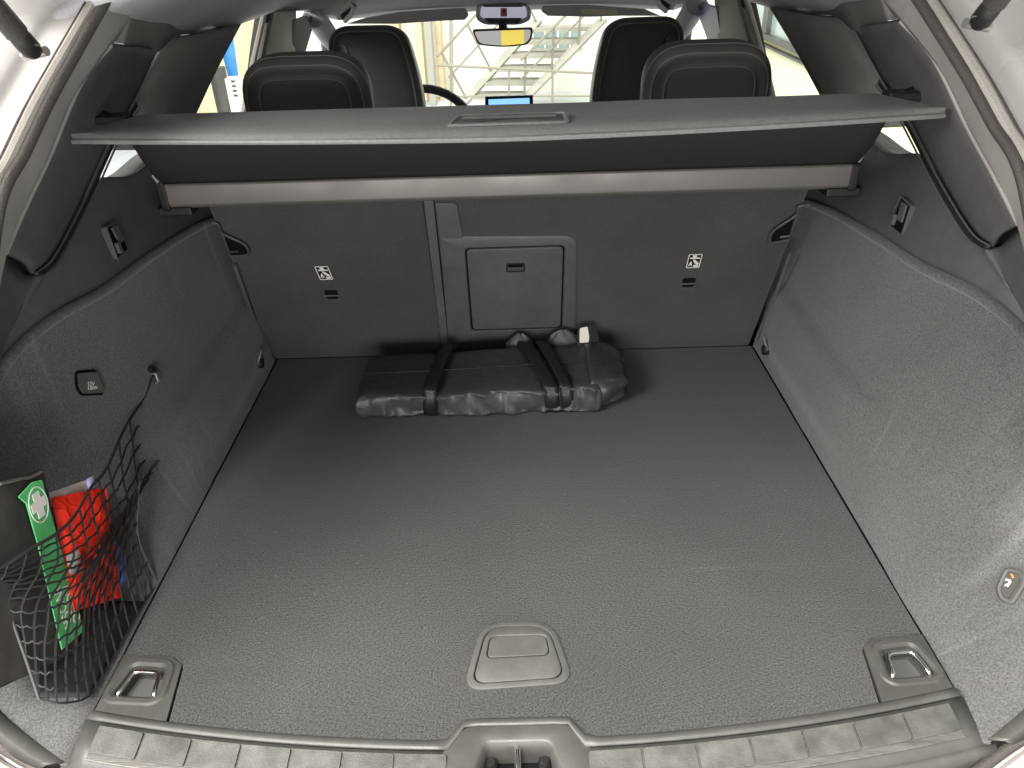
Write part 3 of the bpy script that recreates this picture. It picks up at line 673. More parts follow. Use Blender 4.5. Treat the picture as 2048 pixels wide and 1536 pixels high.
# ================================================================ BAG
bag = empty('folded_bag', (-.06, .75, 0), 'folded grey nylon bag tied with black straps, lying against the seat backs', 'bag')
def nz3(p, s, k=0): return noise.noise(V((p[0]*s, p[1]*s, p[2]*s+k)))
def bag_body(name, x0, x1, prm, m_, nx=70, na=56):
    rows = []
    for i in range(nx):
        f_ = i/(nx-1); x = x0+(x1-x0)*f_; ya, yb, h, ex = prm(f_)
        endt = min(f_, 1-f_)*(nx-1); cap = 1 if endt >= 4 else (.35+.65*math.sqrt(max(0, 1-(1-endt/4)**2)))
        cy, ry = (ya+yb)/2, (yb-ya)/2*(.94+.06*cap); rz = h/2*cap; r = []
        for a in range(na):
            th = 2*math.pi*a/na; c_, s_ = math.cos(th), math.sin(th)
            yy = cy+ry*math.copysign(abs(c_)**ex, c_); zz = h/2+rz*math.copysign(abs(s_)**ex, s_)
            wr = .0
            fr_ = max(0, -c_)                                     # wrinkles live on the front face
            fq_ = fr_**.5; wx = x+.03*noise.noise(V((x*9, zz*12, 1)))
            wr = .011*fq_*(.5-abs(noise.noise(V((wx*13, zz*30+x*9, 2)))*1.4))+.006*fq_*(.5-abs(noise.noise(V((wx*27, zz*44-x*14, 5)))*1.5))+.0022*fq_*(.5-abs(noise.noise(V((wx*60, zz*80+x*20, 7)))*1.5))+.0005*nz3((x, yy, zz), 24, 9)
            top_ = max(0, s_)
            p = V((x, yy-wr*1.2, max(.0005, zz+(.0022*nz3((x, yy, 0), 8, 4) if top_ > .3 else 0))))
            r.append(p)
        rows.append(r)
    vs = [p for r in rows for p in r]; fs = []
    for i in range(nx-1):
        for j in range(na): a = i*na+j; b = i*na+(j+1) % na; fs.append((a, b, b+na, a+na))
    fs += [tuple(range(na)), tuple((nx-1)*na+j for j in range(na))]
    return pyd(name, vs, fs, m_, bag, ang=60)
def pr(f_):
    y0 = .668+.003*math.sin(f_*9); yb = .836+.016*f_
    pin = sum(math.exp(-((f_-c)/.025)**2) for c in (.315, .79))
    return (y0+.004*pin, yb, .052+.010*f_-.006*pin+.002*math.sin(f_*14), .20)
bb = bag_body('bag_body', -.318, .172, pr, M_bag, 150, 90)
# open gathered mouth of the bag: a crumpled collar with a dark inside
rows = []
for i in range(14):
    t = i/13; r = []
    for k in range(48):
        th = 2*math.pi*k/48; c_, s_ = math.cos(th), math.sin(th)
        fl_ = 1+.16*t-.55*t*t+.20*t*noise.noise(V((c_*2.2, s_*2.2, t*1.5)))
        yy = .760+.090*fl_*math.copysign(abs(c_)**.5, c_); zz = .036+.035*fl_*math.copysign(abs(s_)**.5, s_)*(1+.25*t*max(0, c_))
        r.append(V((.150+.078*t+.012*t*noise.noise(V((c_*1.8, s_*1.8, 4))), yy+.004*noise.noise(V((c_*3, s_*3, t*4))), max(.001, zz+.005*t*noise.noise(V((c_*3, s_*3, t*3+9)))))))
    rows.append(r)
be = grid('bag_mouth', rows, M_bag, bag, closed=True, sol=.0015, off=0)
prism('bag_inside', [(.72+.0, .010), (.82, .010), (.83, .05), (.715, .055)], Fr((.188, 0, 0), (0, 1, 0), (0, 0, 1)), -.002, .002, M_gap, bag)
# folded flap line and thin hem on the top face
tube('hem', [V((x, .760+.006*math.sin(x*8), .0535+.010*(x+.318)/.483)) for x in [-.312+.02*i for i in range(20)]], .0009, M_strap, bb, seg=6)
def strap(x0, x1, wd, tw=0., lift=.004, m_=M_strap):
    # closed band round the bag, leaning from x0 (back) to x1 (front)
    path = []
    f_ = lambda x: pr((x+.318)/.483)
    for k in range(26):
        t = k/25
        if t < .2: a = t/.2; y, z = .852, .010+.050*a; fx = 0
        elif t < .72: a = (t-.2)/.52; y = .852-.178*a; z = .0645+lift-.004*(2*a-1)**2; fx = a
        else: a = (t-.72)/.28; y = .671-.006*math.sin(a*math.pi); z = .060*(1-a)+.001; fx = 1+.12*a
        path.append((V((x0+(x1-x0)*fx, y, z))))
    rows = []
    for d in (-.5, -.17, .17, .5):
        rows.append([p+V((d*wd, 0, .0012*math.sin(i*1.9+d*5))) for i, p in enumerate(path)])
    return grid('strap', [cr(r, 60) for r in rows], m_, bag, sol=.0013, off=1)
strap(-.143, -.168, .028); strap(.022, .070, .030); strap(.060, .100, .026, lift=.005)
# loose cloth folds and care tag at the open end
for i, (x, y, sx, sy, h, ro) in enumerate([(.012, .868, .030, .012, .078, .3), (.112, .862, .034, .014, .088, -.5)]):
    rows = []
    for a in range(8):
        t = a/7; ra = math.sin(math.pi*min(1, .15+t*.8)); rows.append([V((x+(sx*ra*math.cos(th)+.008*t*ro)*(1+.25*nz3((math.cos(th), math.sin(th), t), 1.7, i)), y+sy*ra*math.sin(th), .03+(h-.03)*t+.006*nz3((math.cos(th), math.sin(th), t), 2, i+7))) for th in [2*math.pi*k/20 for k in range(20)]])
    o = grid('cloth_fold', rows, M_bag, bag, closed=True)
tf = Fr((.150, .846, .082), (1, .06, 0), (-.05, .62, .78))
tq = rnd([(-.010, -.017), (.010, -.017), (.012, -.004), (.010, .018), (-.007, .015), (-.009, -.003)], .002, 3)
tg = prism('care_tag', tq, tf, 0, .001, M_white, bag, bev=.0003, seg=1)
prism('tag_backing', rnd([(-.016, -.03), (.034, -.03), (.030, .022), (-.012, .018)], .012, 5), tf, -.004, -.0008, M_strap, bag, bev=.001)
tube('seam', cr([V((.10, .762, .0625)), V((.125, .764, .0625)), V((.15, .766, .0630)), V((.170, .765, .0630))], 20), .0012, M_strap, be, seg=6)
0 and tube('seam', cr([V((.212, .80, .055)), V((.221, .76, .058)), V((.224, .72, .045)), V((.212, .690, .022)), V((.196, .679, .010))], 24), .0022, M_bag, be, seg=6)

# ================================================================ FIRST AID POUCH, VEST, NET (left pocket)
def slab(name, corners, thick, mt, parent=None, nu=14, nv=16, puff=.008, wr=.0015, k=0):
    """cushion-like packet: front face through four corners (bl, br, tr, tl), thickness away from the viewer"""
    bl, br, tr_, tl = [V(c) for c in corners]; nrm = (br-bl).cross(tl-bl).normalized()
    if nrm.dot(CAM-bl) < 0: nrm = -nrm
    vs = []; fs = []
    for side in (0, 1):
        for i in range(nv):
            for j in range(nu):
                u, v = j/(nu-1), i/(nv-1); p = bl*(1-u)*(1-v)+br*u*(1-v)+tr_*u*v+tl*(1-u)*v
                e = (1-(2*u-1)**6)*(1-(2*v-1)**6)
                p = p+nrm*((puff*e+wr*nz3((u*2, v*3, k), 2.3, k)) if side == 0 else (-thick*e))
                vs.append(p)
    n = nu*nv
    for i in range(nv-1):
        for j in range(nu-1):
            a = i*nu+j; fs += [(a, a+1, a+1+nu, a+nu), (n+a, n+a+1, n+a+1+nu, n+a+nu)]
    ed = [j for j in range(nu)]+[i*nu+nu-1 for i in range(1, nv)]+[(nv-1)*nu+j for j in range(nu-2, -1, -1)]+[i*nu for i in range(nv-2, 0, -1)]
    for i in range(len(ed)): a, b = ed[i], ed[(i+1) % len(ed)]; fs.append((a, b, n+b, n+a))
    o = pyd(name, vs, fs, mt, parent, ang=50)
    return o, nrm
po = empty('first_aid_pouch', U(70, 1290, x=-.60), 'dark fabric first aid pouch with green strip and white cross, standing in the side net', 'pouch')
pc = [U(-60, 1405, x=-.60), U(160, 1300, x=-.588), U(88, 938, x=-.598), U(-130, 985, x=-.606)]
pb_, pn = slab('pouch_body', pc, .045, M_pouch, po, puff=.006, wr=.004, k=3)
gf = Fr(pc[1], pc[1]-pc[0], pc[2]-pc[1]); gf.z = pn; gf.x = (pc[1]-pc[0]).normalized(); gf.y = pn.cross(gf.x)
def gp(px, py): return gf.px(px, py)
GS = [gp(*q) for q in [(112, 1300), (156, 1262), (100, 1064), (78, 985), (72, 960), (52, 965), (24, 994), (40, 1008), (64, 1092)]]
gs = prism('green_strip', GS, gf, .0065, .0085, M_green, po, bev=.0005, seg=1)
C0 = V(gp(64, 1010)); ax = (V(gp(72, 1036))-V(gp(56, 984))); L_ = ax.length; ax = ax.normalized(); ay = V((-ax.y, ax.x))
def gpoly(pts): return [tuple(C0+ax*(a*L_)+ay*(b*L_)) for a, b in pts]
cw = .17; ca_ = .46
prism('white_cross', gpoly([(-ca_, -cw), (-cw, -cw), (-cw, -ca_*.8), (cw, -ca_*.8), (cw, -cw), (ca_, -cw), (ca_, cw), (cw, cw), (cw, ca_*.8), (-cw, ca_*.8), (-cw, cw), (-ca_, cw)]), gf, .0085, .0092, M_white, gs)
el = gpoly([(.66*math.cos(t), .47*math.sin(t)) for t in [2*math.pi*k/28 for k in range(28)]])
ring('cross_outline', [(el, .0085), (el, .0091), (inset(el, .0013), .0091), (inset(el, .0013), .0085)], gf, M_white, gs)
tx = V(gp(140, 1250))-V(gp(95, 1110)); rot = math.atan2(tx.y, tx.x)
for s_, q in (('WOSR', (112, 1216)), ('AOCO', (131, 1208))):
    u, v = gp(*q); text('strip_text', s_, .020, gf, u, v, .0087, M_white, gs, rot)
zp = [U(0, 968, x=-.598), U(40, 958, x=-.597), U(60, 955, x=-.596), U(83, 944, x=-.595)]
tube('zip', cr(zp, 14), .002, M_steel, po, seg=6)

ve = empty('vest_packet', U(190, 1215, x=-.59), 'bright red safety vest folded in a clear plastic packet behind the net', 'packet')
vc = [U(150, 1222, x=-.576), U(244, 1194, x=-.564), U(212, 974, x=-.582), U(102, 996, x=-.598)]
slab('vest', vc, .02, M_red, ve, puff=.008, wr=.004, k=8)
fc = [U(104, 1004, x=-.6), U(190, 986, x=-.592), U(184, 956, x=-.594), U(96, 986, x=-.602)]
slab('clear_sleeve', fc, .006, M_film, ve, 8, 6, .002, .001, 2)
bc = [U(178, 985, x=-.590), U(190, 975, x=-.588), U(186, 952, x=-.590), U(172, 958, x=-.592)]
slab('sleeve_corner', bc, .004, M_lilac, ve, 6, 6, .002, .001, 4)
lc = [U(140, 1150, x=-.572), U(166, 1145, x=-.569), U(158, 1100, x=-.572), U(130, 1108, x=-.576)]
slab('paper_label', lc, .003, M_film, ve, 6, 6, .003, .001, 5)
bl_ = [U(226, 1196, x=-.583), U(264, 1190, x=-.573), U(238, 1085, x=-.582), U(214, 1075, x=-.592)]
slab('blue_backing', bl_, .008, M_blue, ve, 8, 10, .003, .003, 6)

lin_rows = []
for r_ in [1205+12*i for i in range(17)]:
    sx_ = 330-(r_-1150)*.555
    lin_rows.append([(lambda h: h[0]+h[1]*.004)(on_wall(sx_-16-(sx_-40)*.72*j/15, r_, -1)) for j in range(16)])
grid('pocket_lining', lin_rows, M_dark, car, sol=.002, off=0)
net = empty('cargo_net', V((-.56, .12, .01)), 'black knotted luggage net hooked to the left side wall', 'net')
hk, hn = on_wall(303, 748, -1)
tN = cr([U(-60, 1150, x=-.606), U(0, 1136, x=-.590), U(60, 1098, x=-.575), U(112, 1068, x=-.566), U(150, 1030, x=-.566), U(182, 975, x=-.570), U(214, 935, x=-.578), U(250, 855, x=-.590), U(285, 800, x=-.596), hk+hn*.004], 60)
bN = cr([U(78, 1398, x=-.580), U(125, 1406, x=-.558), U(178, 1392, x=-.552), U(212, 1340, x=-.551), U(245, 1280, x=-.551), U(282, 1215, x=-.551), U(315, 1166, x=-.551)], 60)
lN = cr([U(78, 1398, x=-.580), U(45, 1300, x=-.588), U(5, 1195, x=-.598), U(-30, 1160, x=-.603), U(-60, 1150, x=-.606)], 40)
rN = cr([U(315, 1166, x=-.551), U(277, 1080, x=-.562), U(276, 1010, x=-.566), U(284, 958, x=-.570), U(330, 905, x=-.585), U(352, 862, x=-.588), U(330, 805, x=-.594), hk+hn*.004], 40)
def samp(c, t): t = max(0, min(1, t))*(len(c)-1); k = min(int(t), len(c)-2); return c[k].lerp(c[k+1], t-k)
def coons(u, v):
    a = samp(bN, u)*(1-v)+samp(tN, u)*v; b = samp(lN, v)*(1-u)+samp(rN, v)*u
    c = bN[0]*(1-u)*(1-v)+bN[-1]*u*(1-v)+tN[0]*(1-u)*v+tN[-1]*u*v
    p = a+b-c; e = math.sin(math.pi*u)*math.sin(math.pi*v)
    n_ = (CAM-p).normalized(); sl_ = 1.0
    return p+V((.005*e, 0, 0))+V((.0015*nz3((u, v, 0), 9, 1), .0025*nz3((u, v, 0), 8, 3), .0025*nz3((u, v, 0), 8, 5)))
vs = []; fs = []
NU, NV = 15, 14
def strand(pts, r):
    a, b = tube_geo(pts, r, False, 5, len(vs)); vs.extend(a); fs.extend(b)
for i in range(-5, NU+1):       # slanted uprights
    pts = [(i/NU+.34*(k/24), k/24) for k in range(25)]; pts = [q for q in pts if 0 <= q[0] <= 1]
    if len(pts) > 2: strand([coons(*q) for q in pts], .00145)
for i in range(1, NV):          # cross strands, sagging between knots
    strand([coons(k/48, i/NV+.006*math.sin(k/48*NU*math.pi*2)) for k in range(49)], .00145)
tag(pyd('net_mesh', vs, fs, M_net, net), kind='stuff')
tube('elastic_edge', tN, .0022, M_net, net, seg=6)
tube('edge_cord', lN, .0019, M_cord, net, seg=6)
tube('edge_cord', rN, .0017, M_cord, net, seg=6)
tube('edge_cord', bN, .0015, M_net, net, seg=6)
tube('net_hook', [hk-hn*.004, hk+hn*.008, hk+hn*.010+V((0, -.002, -.012)), hk+hn*.005+V((0, -.002, -.016))], .0032, M_steel, net, seg=8)
tube('net_knob', [hk+V((0, .001, .008))-hn*.002, hk+V((0, .001, .008))+hn*.007], .006, M_dark, net, seg=10)

# ================================================================ CABIN
def cushion(name, out, fr, rings, mt, parent=None, **k):
    """rings: (inset, w) from the far side to the near side; both ends capped"""
    loops = [([*inset(out, i_)] if i_ else out, w_) for i_, w_ in rings]; n = len(out)
    vs = [fr(*p, w_) for pts, w_ in loops for p in pts]; fs = []
    for i in range(len(loops)-1):
        for j in range(n): a, b = i*n+j, i*n+(j+1) % n; fs.append((a, b, b+n, a+n))
    fs += [tuple(range(n)), tuple(range((len(loops)-1)*n, len(loops)*n))]
    return pyd(name, vs, fs, mt, parent, ang=70, **k)
RNG = [(.03, -.085), (.012, -.08), (.003, -.066), (0, -.045), (0, -.02), (.004, -.006), (.012, .0), (.020, .001), (.026, -.003), (.034, .0), (.05, .002)]
for s in (-1, 1):
    f = Fr((s*.379, .905, .43), (1, 0, 0), (0, -.10, 1)); f.z = V((0, -1, -.1)).normalized()
    o = rnd([(-.116, -.06), (.116, -.06), (.123, .216), (-.123, .216)], [.02, .02, .085, .085], 14)
    hd = cushion('rear_headrest', o, f, RNG, M_leather, car)
    tube('piping', [f(*p, .002) for p in inset(o, .012)], .0016, M_piping, hd, closed=True, seg=6)
    tube('piping', [f(*p, .003) for p in inset(o, .036)], .0014, M_piping, hd, closed=True, seg=6)
    tube('stitching', [f(*p, -.018) for p in inset(o, .0005)], .0009, M_stitch, hd, closed=True, seg=5)
    # seat back shoulder below it (hidden behind the cover from here)
    prism('rear_seat_shoulder', rnd([(-.16, -.5), (.16, -.5), (.16, -.04), (-.16, -.04)], .04, 6), f, -.12, -.03, M_leather, car, bev=.02, seg=3)
    # front seats
    f = Fr((s*.388, 1.75, .40), (1, 0, 0), (0, .16, 1)); f.z = V((0, -1, .16)).normalized()
    o = [(-.126, -.6), (.136, -.6), (.140, .03), (.095, .212), (-.128, .214)]
    o = [(p[0]*-s, p[1]) for p in o]
    o = rnd(o if s < 0 else o[::-1], [.03, .03, .11, .06, .07] if s < 0 else [.07, .06, .11, .03, .03], 10)
    fs_ = cushion('front_seat', o, f, [(.04, -.13), (.012, -.12), (0, -.09), (0, -.04), (.006, -.012), (.014, -.002), (.020, -.004), (.025, -.001), (.034, .003), (.06, .010)], M_leather2, car)
    tube('piping', [f(*p, .0) for p in inset(o, .018)], .0018, M_piping, fs_, closed=True, seg=6)
    tube('piping', [f(*p, -.018) for p in inset(o, .003)], .0018, M_piping, fs_, closed=True, seg=6)

# roof lining
def lin(y, k):
    for (a, b), (c, d) in zip(k, k[1:]):
        if y <= c: return b+(d-b)*(y-a)/(c-a)
    return k[-1][1]
def roof_z(y): 
    k = [(-.2, .86), (.4, .845), (.8, .825), (1.2, .79), (1.6, .74), (2.0, .675), (2.3, .618), (2.42, .585)]
    for (a, b), (c, d) in zip(k, k[1:]):
        if y <= c: return b+(d-b)*(y-a)/(c-a)
    return k[-1][1]
rows = []
for y in [.44+1.96*i/24 for i in range(25)]:
    ez = lin(y, [(.44, .735), (.72, .705), (1.0, .688), (1.25, .676), (1.58, .676), (1.9, .650), (2.3, .590), (2.5, .56)]); rz = roof_z(y)
    rows.append([V((x, y, rz-(rz-ez)*(.25*(abs(x)/.60)**1.6+.75*(abs(x)/.60)**4))) for x in [-.60+1.2*j/32 for j in range(33)]])
grid('headliner', rows, M_liner, car, sol=.02, off=0)
grid('roof_skin', [[p+V((p.x*.12, 0, .05)) for p in r] for r in rows], M_paint, car, sol=.004)

# pillars, doors and glass per side
def quadp(name, pts, mt, parent, th=.03, **k):
    c = sum((V(p) for p in pts), V())/len(pts); n = (V(pts[1])-V(pts[0])).cross(V(pts[2])-V(pts[0])).normalized()
    n = n if n.dot(CAM-c) > 0 else -n
    N = len(pts); vs = [V(p) for p in pts]+[V(p)-n*th for p in pts]
    fs = [tuple(range(N)), tuple(range(N, 2*N))]+[(i, (i+1) % N, N+(i+1) % N, N+i) for i in range(N)]
    return pyd(name, vs, fs, mt, parent, **k)
for s in (-1, 1):
    S = lambda pts: [mir(p, s) for p in pts]
    # rear roof rail trim at the top of the pillar panel
    a = S(cr([U(236, 84, x=-.553), U(262, 92, x=-.562), U(290, 99, x=-.569), U(313, 100, x=-.575), U(345, 70, x=-.585), U(400, 62, x=-.592), U(470, 48, x=-.6), U(520, 14, x=-.605)], 30))
    b = S(cr([U(262, -10, x=-.53), U(290, -12, x=-.535), U(315, -15, x=-.54), U(340, -18, x=-.542), U(380, -20, x=-.545), U(430, -22, x=-.55), U(490, -24, x=-.555), U(545, -26, x=-.56)], 30))
    grid('roof_rail_trim', [a, [x.lerp(y, .5)+V((-s*.002, -.002, .002)) for x, y in zip(a, b)], b], M_trimg, car, sol=.01, off=0)
    # C pillar
    rows = []
    A = cr([U(228, 300, x=-.655), U(255, 215, x=-.638), U(290, 150, x=-.618), U(332, 78, x=-.598)], 14); B = cr([U(352, 300, x=-.665), U(392, 215, x=-.645), U(425, 145, x=-.622), U(478, 45, x=-.60)], 14)
    for i in range(9):
        t = i/8; rows.append(S([p.lerp(q, t)+V((.022*math.sin(math.pi*min(1, t*1.25)), 0, 0)) for p, q in zip(A, B)]))
    cpil = grid('rear_pillar_trim', rows, M_trimg, car, sol=.012, off=0)
    # dark window surround along the front of it
    tube('window_gasket', S([p+V((-.004, .006, 0)) for p in B]), .007, M_rub, cpil, seg=8)
    # door top frame and centre pillar
    quadp('door_frame', S([U(487, 235, x=-.655), U(505, 235, x=-.65), U(543, 22, x=-.612), U(536, 16, x=-.612), U(478, 46, x=-.606), U(480, 60, x=-.606), U(520, 34, x=-.611)]), M_hallw if False else M_pillary, car, th=.02) if False else None
    tube('door_frame', S(cr([U(492, 300, x=-.662), U(502, 215, x=-.65), U(525, 90, x=-.625), U(540, 22, x=-.612)], 16)), .011, M_trimg, car, seg=8)
    tube('door_frame', S(cr([U(478, 300, x=-.668), U(488, 215, x=-.655), U(514, 90, x=-.628), U(530, 20, x=-.615)], 16)), .007, M_stitch, car, seg=8)
    bp_ = quadp('centre_pillar', S([U(505, 300, x=-.65), U(585, 300, x=-.645), U(592, 110, x=-.62), U(594, 15, x=-.60), U(543, 8, x=-.60), U(530, 90, x=-.62)]), M_dark, car, th=.04, bev=.008)
    quadp('belt_guide', S([U(582, 110, x=-.618), U(610, 110, x=-.612), U(625, 60, x=-.60), U(614, 30, x=-.594), U(590, 40, x=-.60)]), M_lilac if s > 0 else M_liner, bp_, th=.008, bev=.003)
    tube('front_door_frame', S(cr([U(652, 300, x=-.66), U(652, 140, x=-.64), U(650, 100, x=-.628), U(640, 58, x=-.612), U(612, 34, x=-.60)], 24)), .012, M_trimg, car, seg=8)
    tube('windscreen_pillar', S([V((-.585, 1.98, .62)), V((-.60, 2.25, .52)), V((-.63, 2.6, .36)), V((-.65, 2.95, .2))]), .034, M_liner, car, seg=10)
    # door shells and outer side
    box('door_panel', (s*.70, 1.55, -.05), (.07, 1.35, .92), M_trimg, car, bev=.02)
    box('quarter_panel', (s*.73, .72, .02), (.04, .5, .86), M_paint, car, bev=.015)
    W1 = S([V((-.70, .52, .505)), V((-.70, .95, .50)), V((-.625, 1.0, .67)), V((-.605, .80, .70))])
    pyd('quarter_glass', W1, [(0, 1, 2, 3)], M_glass, car, smooth=False)
    W2 = S([V((-.70, 1.0, .42)), V((-.70, 2.3, .40)), V((-.63, 1.95, .62)), V((-.62, 1.1, .68))])
    pyd('door_glass', W2, [(0, 1, 2, 3)], M_glass, car, smooth=False)
    # grab handle at the roof side
    gh = [U(678, 36, y=1.95), U(676, 26, y=1.93), U(700, 8, y=1.9), U(708, 16, y=1.9), U(702, 30, y=1.94), U(690, 42, y=1.97)]
    g_ = tube('grab_handle', S(gh), .0075, M_white, car, seg=8)
    quadp('handle_shadow', S([U(672, 34, y=1.99), U(700, 4, y=1.97), U(712, 14, y=1.97), U(692, 44, y=1.99)]), M_dark, g_, th=.01)  # dark plate standing in for the shade behind the grab handle
pyd('windscreen', [V((-.56, 2.40, .575)), V((.56, 2.40, .575)), V((.66, 2.98, .12)), V((-.66, 2.98, .12))], [(0, 1, 2, 3)], M_glass, car, smooth=False)
# sun visors
for q, lab in (([(692, 48), (730, 36), (800, 24), (930, 16), (938, 30), (930, 40), (880, 42), (790, 48)], 0), ([(1085, 12), (1170, 10), (1290, 18), (1322, 32), (1240, 32), (1180, 34), (1095, 32), (1082, 22)], 1)):
    P = [U(*c, y=2.29) for c in q]
    vsr = quadp('sun_visor', P, M_visor, car, th=.016, bev=.004)
    if lab: quadp('visor_label', [U(*c, y=2.286) for c in [(1163, 18), (1236, 20), (1235, 30), (1163, 28)]], M_vlabel, vsr, th=.001)
    else: pass
# overhead console and mirror
oc = quadp('overhead_console', [U(*c, y=2.26) for c in rnd([(952, 14), (965, 8), (1045, 8), (1062, 16), (1062, 40), (1040, 50), (970, 50), (952, 40)], 8, 4)], M_liner, car, th=.05, bev=.004)
quadp('reading_lamp', [U(*c, y=2.255) for c in rnd([(962, 13), (1052, 13), (1054, 34), (1040, 39), (972, 39), (960, 33)], 5, 4)], M_lens, oc, th=.006, bev=.001)
quadp('console_strip', [U(*c, y=2.252) for c in [(968, 36), (1044, 36), (1036, 46), (978, 46)]], M_dark, oc, th=.01)
quadp('console_strip', [U(*c, y=2.253) for c in [(966, 10), (1046, 10), (1044, 14), (968, 14)]], M_dark, oc, th=.01)
quadp('lamp_button', [U(*c, y=2.25) for c in [(1001, 16), (1014, 16), (1014, 33), (1001, 33)]], M_red2, oc, th=.004)
quadp('lamp_button', [U(*c, y=2.248) for c in [(1005, 19), (1011, 19), (1011, 26), (1005, 26)]], M_dark, oc, th=.004)
mq = rnd([(944, 60), (1066, 56), (1064, 78), (1054, 90), (1004, 95), (956, 90)], [5, 5, 8, 8, 20, 8], 4)
mi = quadp('rear_view_mirror', [U(*c, y=2.20) for c in mq], M_dark, car, th=.03, bev=.004)
mg = rnd([(948, 63), (1062, 59), (1060, 77), (1051, 87), (1004, 92), (959, 87)], [5, 5, 8, 8, 20, 8], 4)
MP = (U(1005, 76, y=2.19), V((-.014, -.994, .108)).normalized())
quadp('mirror_glass', [U(*c, plane=MP) for c in mg], mat('mirror_glass', (.8, .8, .8), .02, metal=1.), mi, th=.002)
tube('mirror_stem', [U(1005, 48, y=2.24), U(1006, 62, y=2.22)], .014, M_dark, mi, seg=10)
# dashboard, screen, steering wheel
ds = grid('dashboard', [cr([V((-.66, y, z)), V((-.3, y-.02, z)), V((0, y-.03, z)), V((.3, y-.02, z)), V((.66, y, z))], 24) for y, z in ((2.25, -.3), (2.26, .10), (2.32, .175), (2.5, .185), (2.95, .12))], M_plas, car, sol=.02)
sfr = [U(*c, y=2.19) for c in [(970, 193), (1066, 190), (1068, 330), (972, 333)]]
scn = quadp('display', sfr, M_dark, ds, th=.012, bev=.003)
quadp('display_picture', [U(*c, y=2.187) for c in [(977, 199), (1059, 196), (1061, 320), (979, 323)]], M_screen, scn, th=.001)
wc = U(850, 189, y=2.06)+V((-.02, .04, -.17)); 
tube('steering_wheel', [wc+V((.185*math.cos(t), .07*math.sin(t), .17*math.sin(t))) for t in [2*math.pi*k/40 for k in range(40)]], .015, M_leather, car, closed=True, seg=10)
box('steering_hub', (wc.x, wc.y, wc.z), (.14, .05, .12), M_leather, car, bev=.03)
# bonnet
grid('bonnet', [[V((x, y, z-.03*(x/.7)**2)) for x in [-.8+1.6*j/16 for j in range(17)]] for y, z in ((2.97, .105), (3.3, .06), (3.7, -.04), (3.95, -.16))], M_paint, car, sol=.004)
box('underbody', (0, 1.5, -.35), (1.3, 3.2, .5), M_gap, car)

# open tailgate above the opening: out of view, opaque throughout to shade the far floor
TG = [(.42, .905, .62), (.20, 1.10, .66), (-.02, 1.24, .70), (-.30, 1.36, .72), (-.55, 1.40, .70), (-.66, 1.33, .66)]
tg_rows = lambda d: [[V((u*w_, y-d*.3, z+d)) for u in [-1+2*j/16 for j in range(17)]] for y, z, w_ in TG]
tgo = grid('tailgate', tg_rows(.05), M_paint, car, sol=.012); grid('tailgate_lining', tg_rows(0), M_plas, tgo, sol=.012)

# ================================================================ HALL BEHIND THE WINDSCREEN
YB = 9.2
wl = pyd('hall_wall', [(-14, YB, -.92), (14, YB, -.92), (14, YB, 4), (-14, YB, 4), (-14, YB+.2, -.92), (14, YB+.2, -.92), (14, YB+.2, 4), (-14, YB+.2, 4)], [(0, 1, 2, 3), (4, 5, 6, 7), (3, 2, 6, 7), (0, 3, 7, 4), (1, 2, 6, 5)], M_hallw, smooth=False)
tag(wl, 'cream painted hall wall beyond the windscreen', 'wall')
def bgbar(name, a, b, y, r, mt, parent): return tube(name, [U(*a, y=y), U(*b, y=y)], r, mt, parent, seg=8)
# wall panels and columns at the left of the stairs
def column(px0, px1, mt, lab, y=YB-.25, py=(-40, 215)):
    a = U(px0, 120, y=y).x; b = U(px1, 120, y=y).x
    o = box('wall_column', ((a+b)/2, y, 1.0), (b-a, .2, 3.84), mt, bev=.01); return tag(o, lab, 'column')
column(792, 806, M_pillaro, 'tan column beside the left front seat, seen through the windscreen')
column(836, 850, M_pillary, 'cream column left of the grey column behind the windscreen')
column(854, 868, M_pillarg, 'grey column between cream column and metal staircase', y=YB-.5)
column(876, 886, M_pillaro, 'narrow tan column right of the grey column', y=YB-.2)
# staircase
stc = empty('staircase', U(1000, 200, y=8.0), 'pale metal staircase with open treads seen through the windscreen', 'staircase')
A0, A1 = U(925, 205, y=7.6), U(1075, 40, y=8.2); B0, B1 = U(1040, 205, y=7.6), U(1205, 38, y=8.2)
def beam(name, a, b, wd, h, mt, parent):
    x = V((wd/2, 0, 0)); return quadp(name, [a-x, a+x, b+x, b-x], mt, parent, th=h)
beam('stringer', A0, A1, .10, .05, M_stair, stc); beam('stringer', B0, B1, .10, .05, M_stair, stc)
for i in range(6):
    t = .08+i*.165; a, b = A0.lerp(A1, t), B0.lerp(B1, t)
    quadp('tread', [a, b, b+V((.05, .26, 0)), a+V((.05, .26, 0))], M_stair, stc, th=.04)
for a0, a1, off_ in ((A0, A1, V((-.22, -.06, .45))), (B0, B1, V((.02, -.1, .42)))):
    tube('handrail', [a0+off_, a1+off_], .014, M_rail, stc, seg=8); tube('handrail', [a0+off_*.55, a1+off_*.55], .010, M_rail, stc, seg=8)
    for t in (.05, .38, .7, .98): tube('rail_post', [a0.lerp(a1, t), a0.lerp(a1, t)+off_], .012, M_rail, stc, seg=8)
rl = empty('guard_rail', U(1040, 190, y=7.2), 'thin horizontal guard rail in front of the staircase', 'railing')
bgbar('rail', (870, 130), (1200, 147), 7.2, .012, M_rail, rl); bgbar('rail', (870, 193), (1200, 192), 7.2, .010, M_rail, rl)
for px in (902, 1018, 1105, 1190): bgbar('rail_post', (px, 131+(px-870)*.05), (px, 215), 7.2, .010, M_rail, rl)
tag(bgbar('drain_pipe', (902, 40), (903, 215), YB-.1, .02, M_pillarg, None), 'thin grey pipe rising beside the staircase', 'pipe')
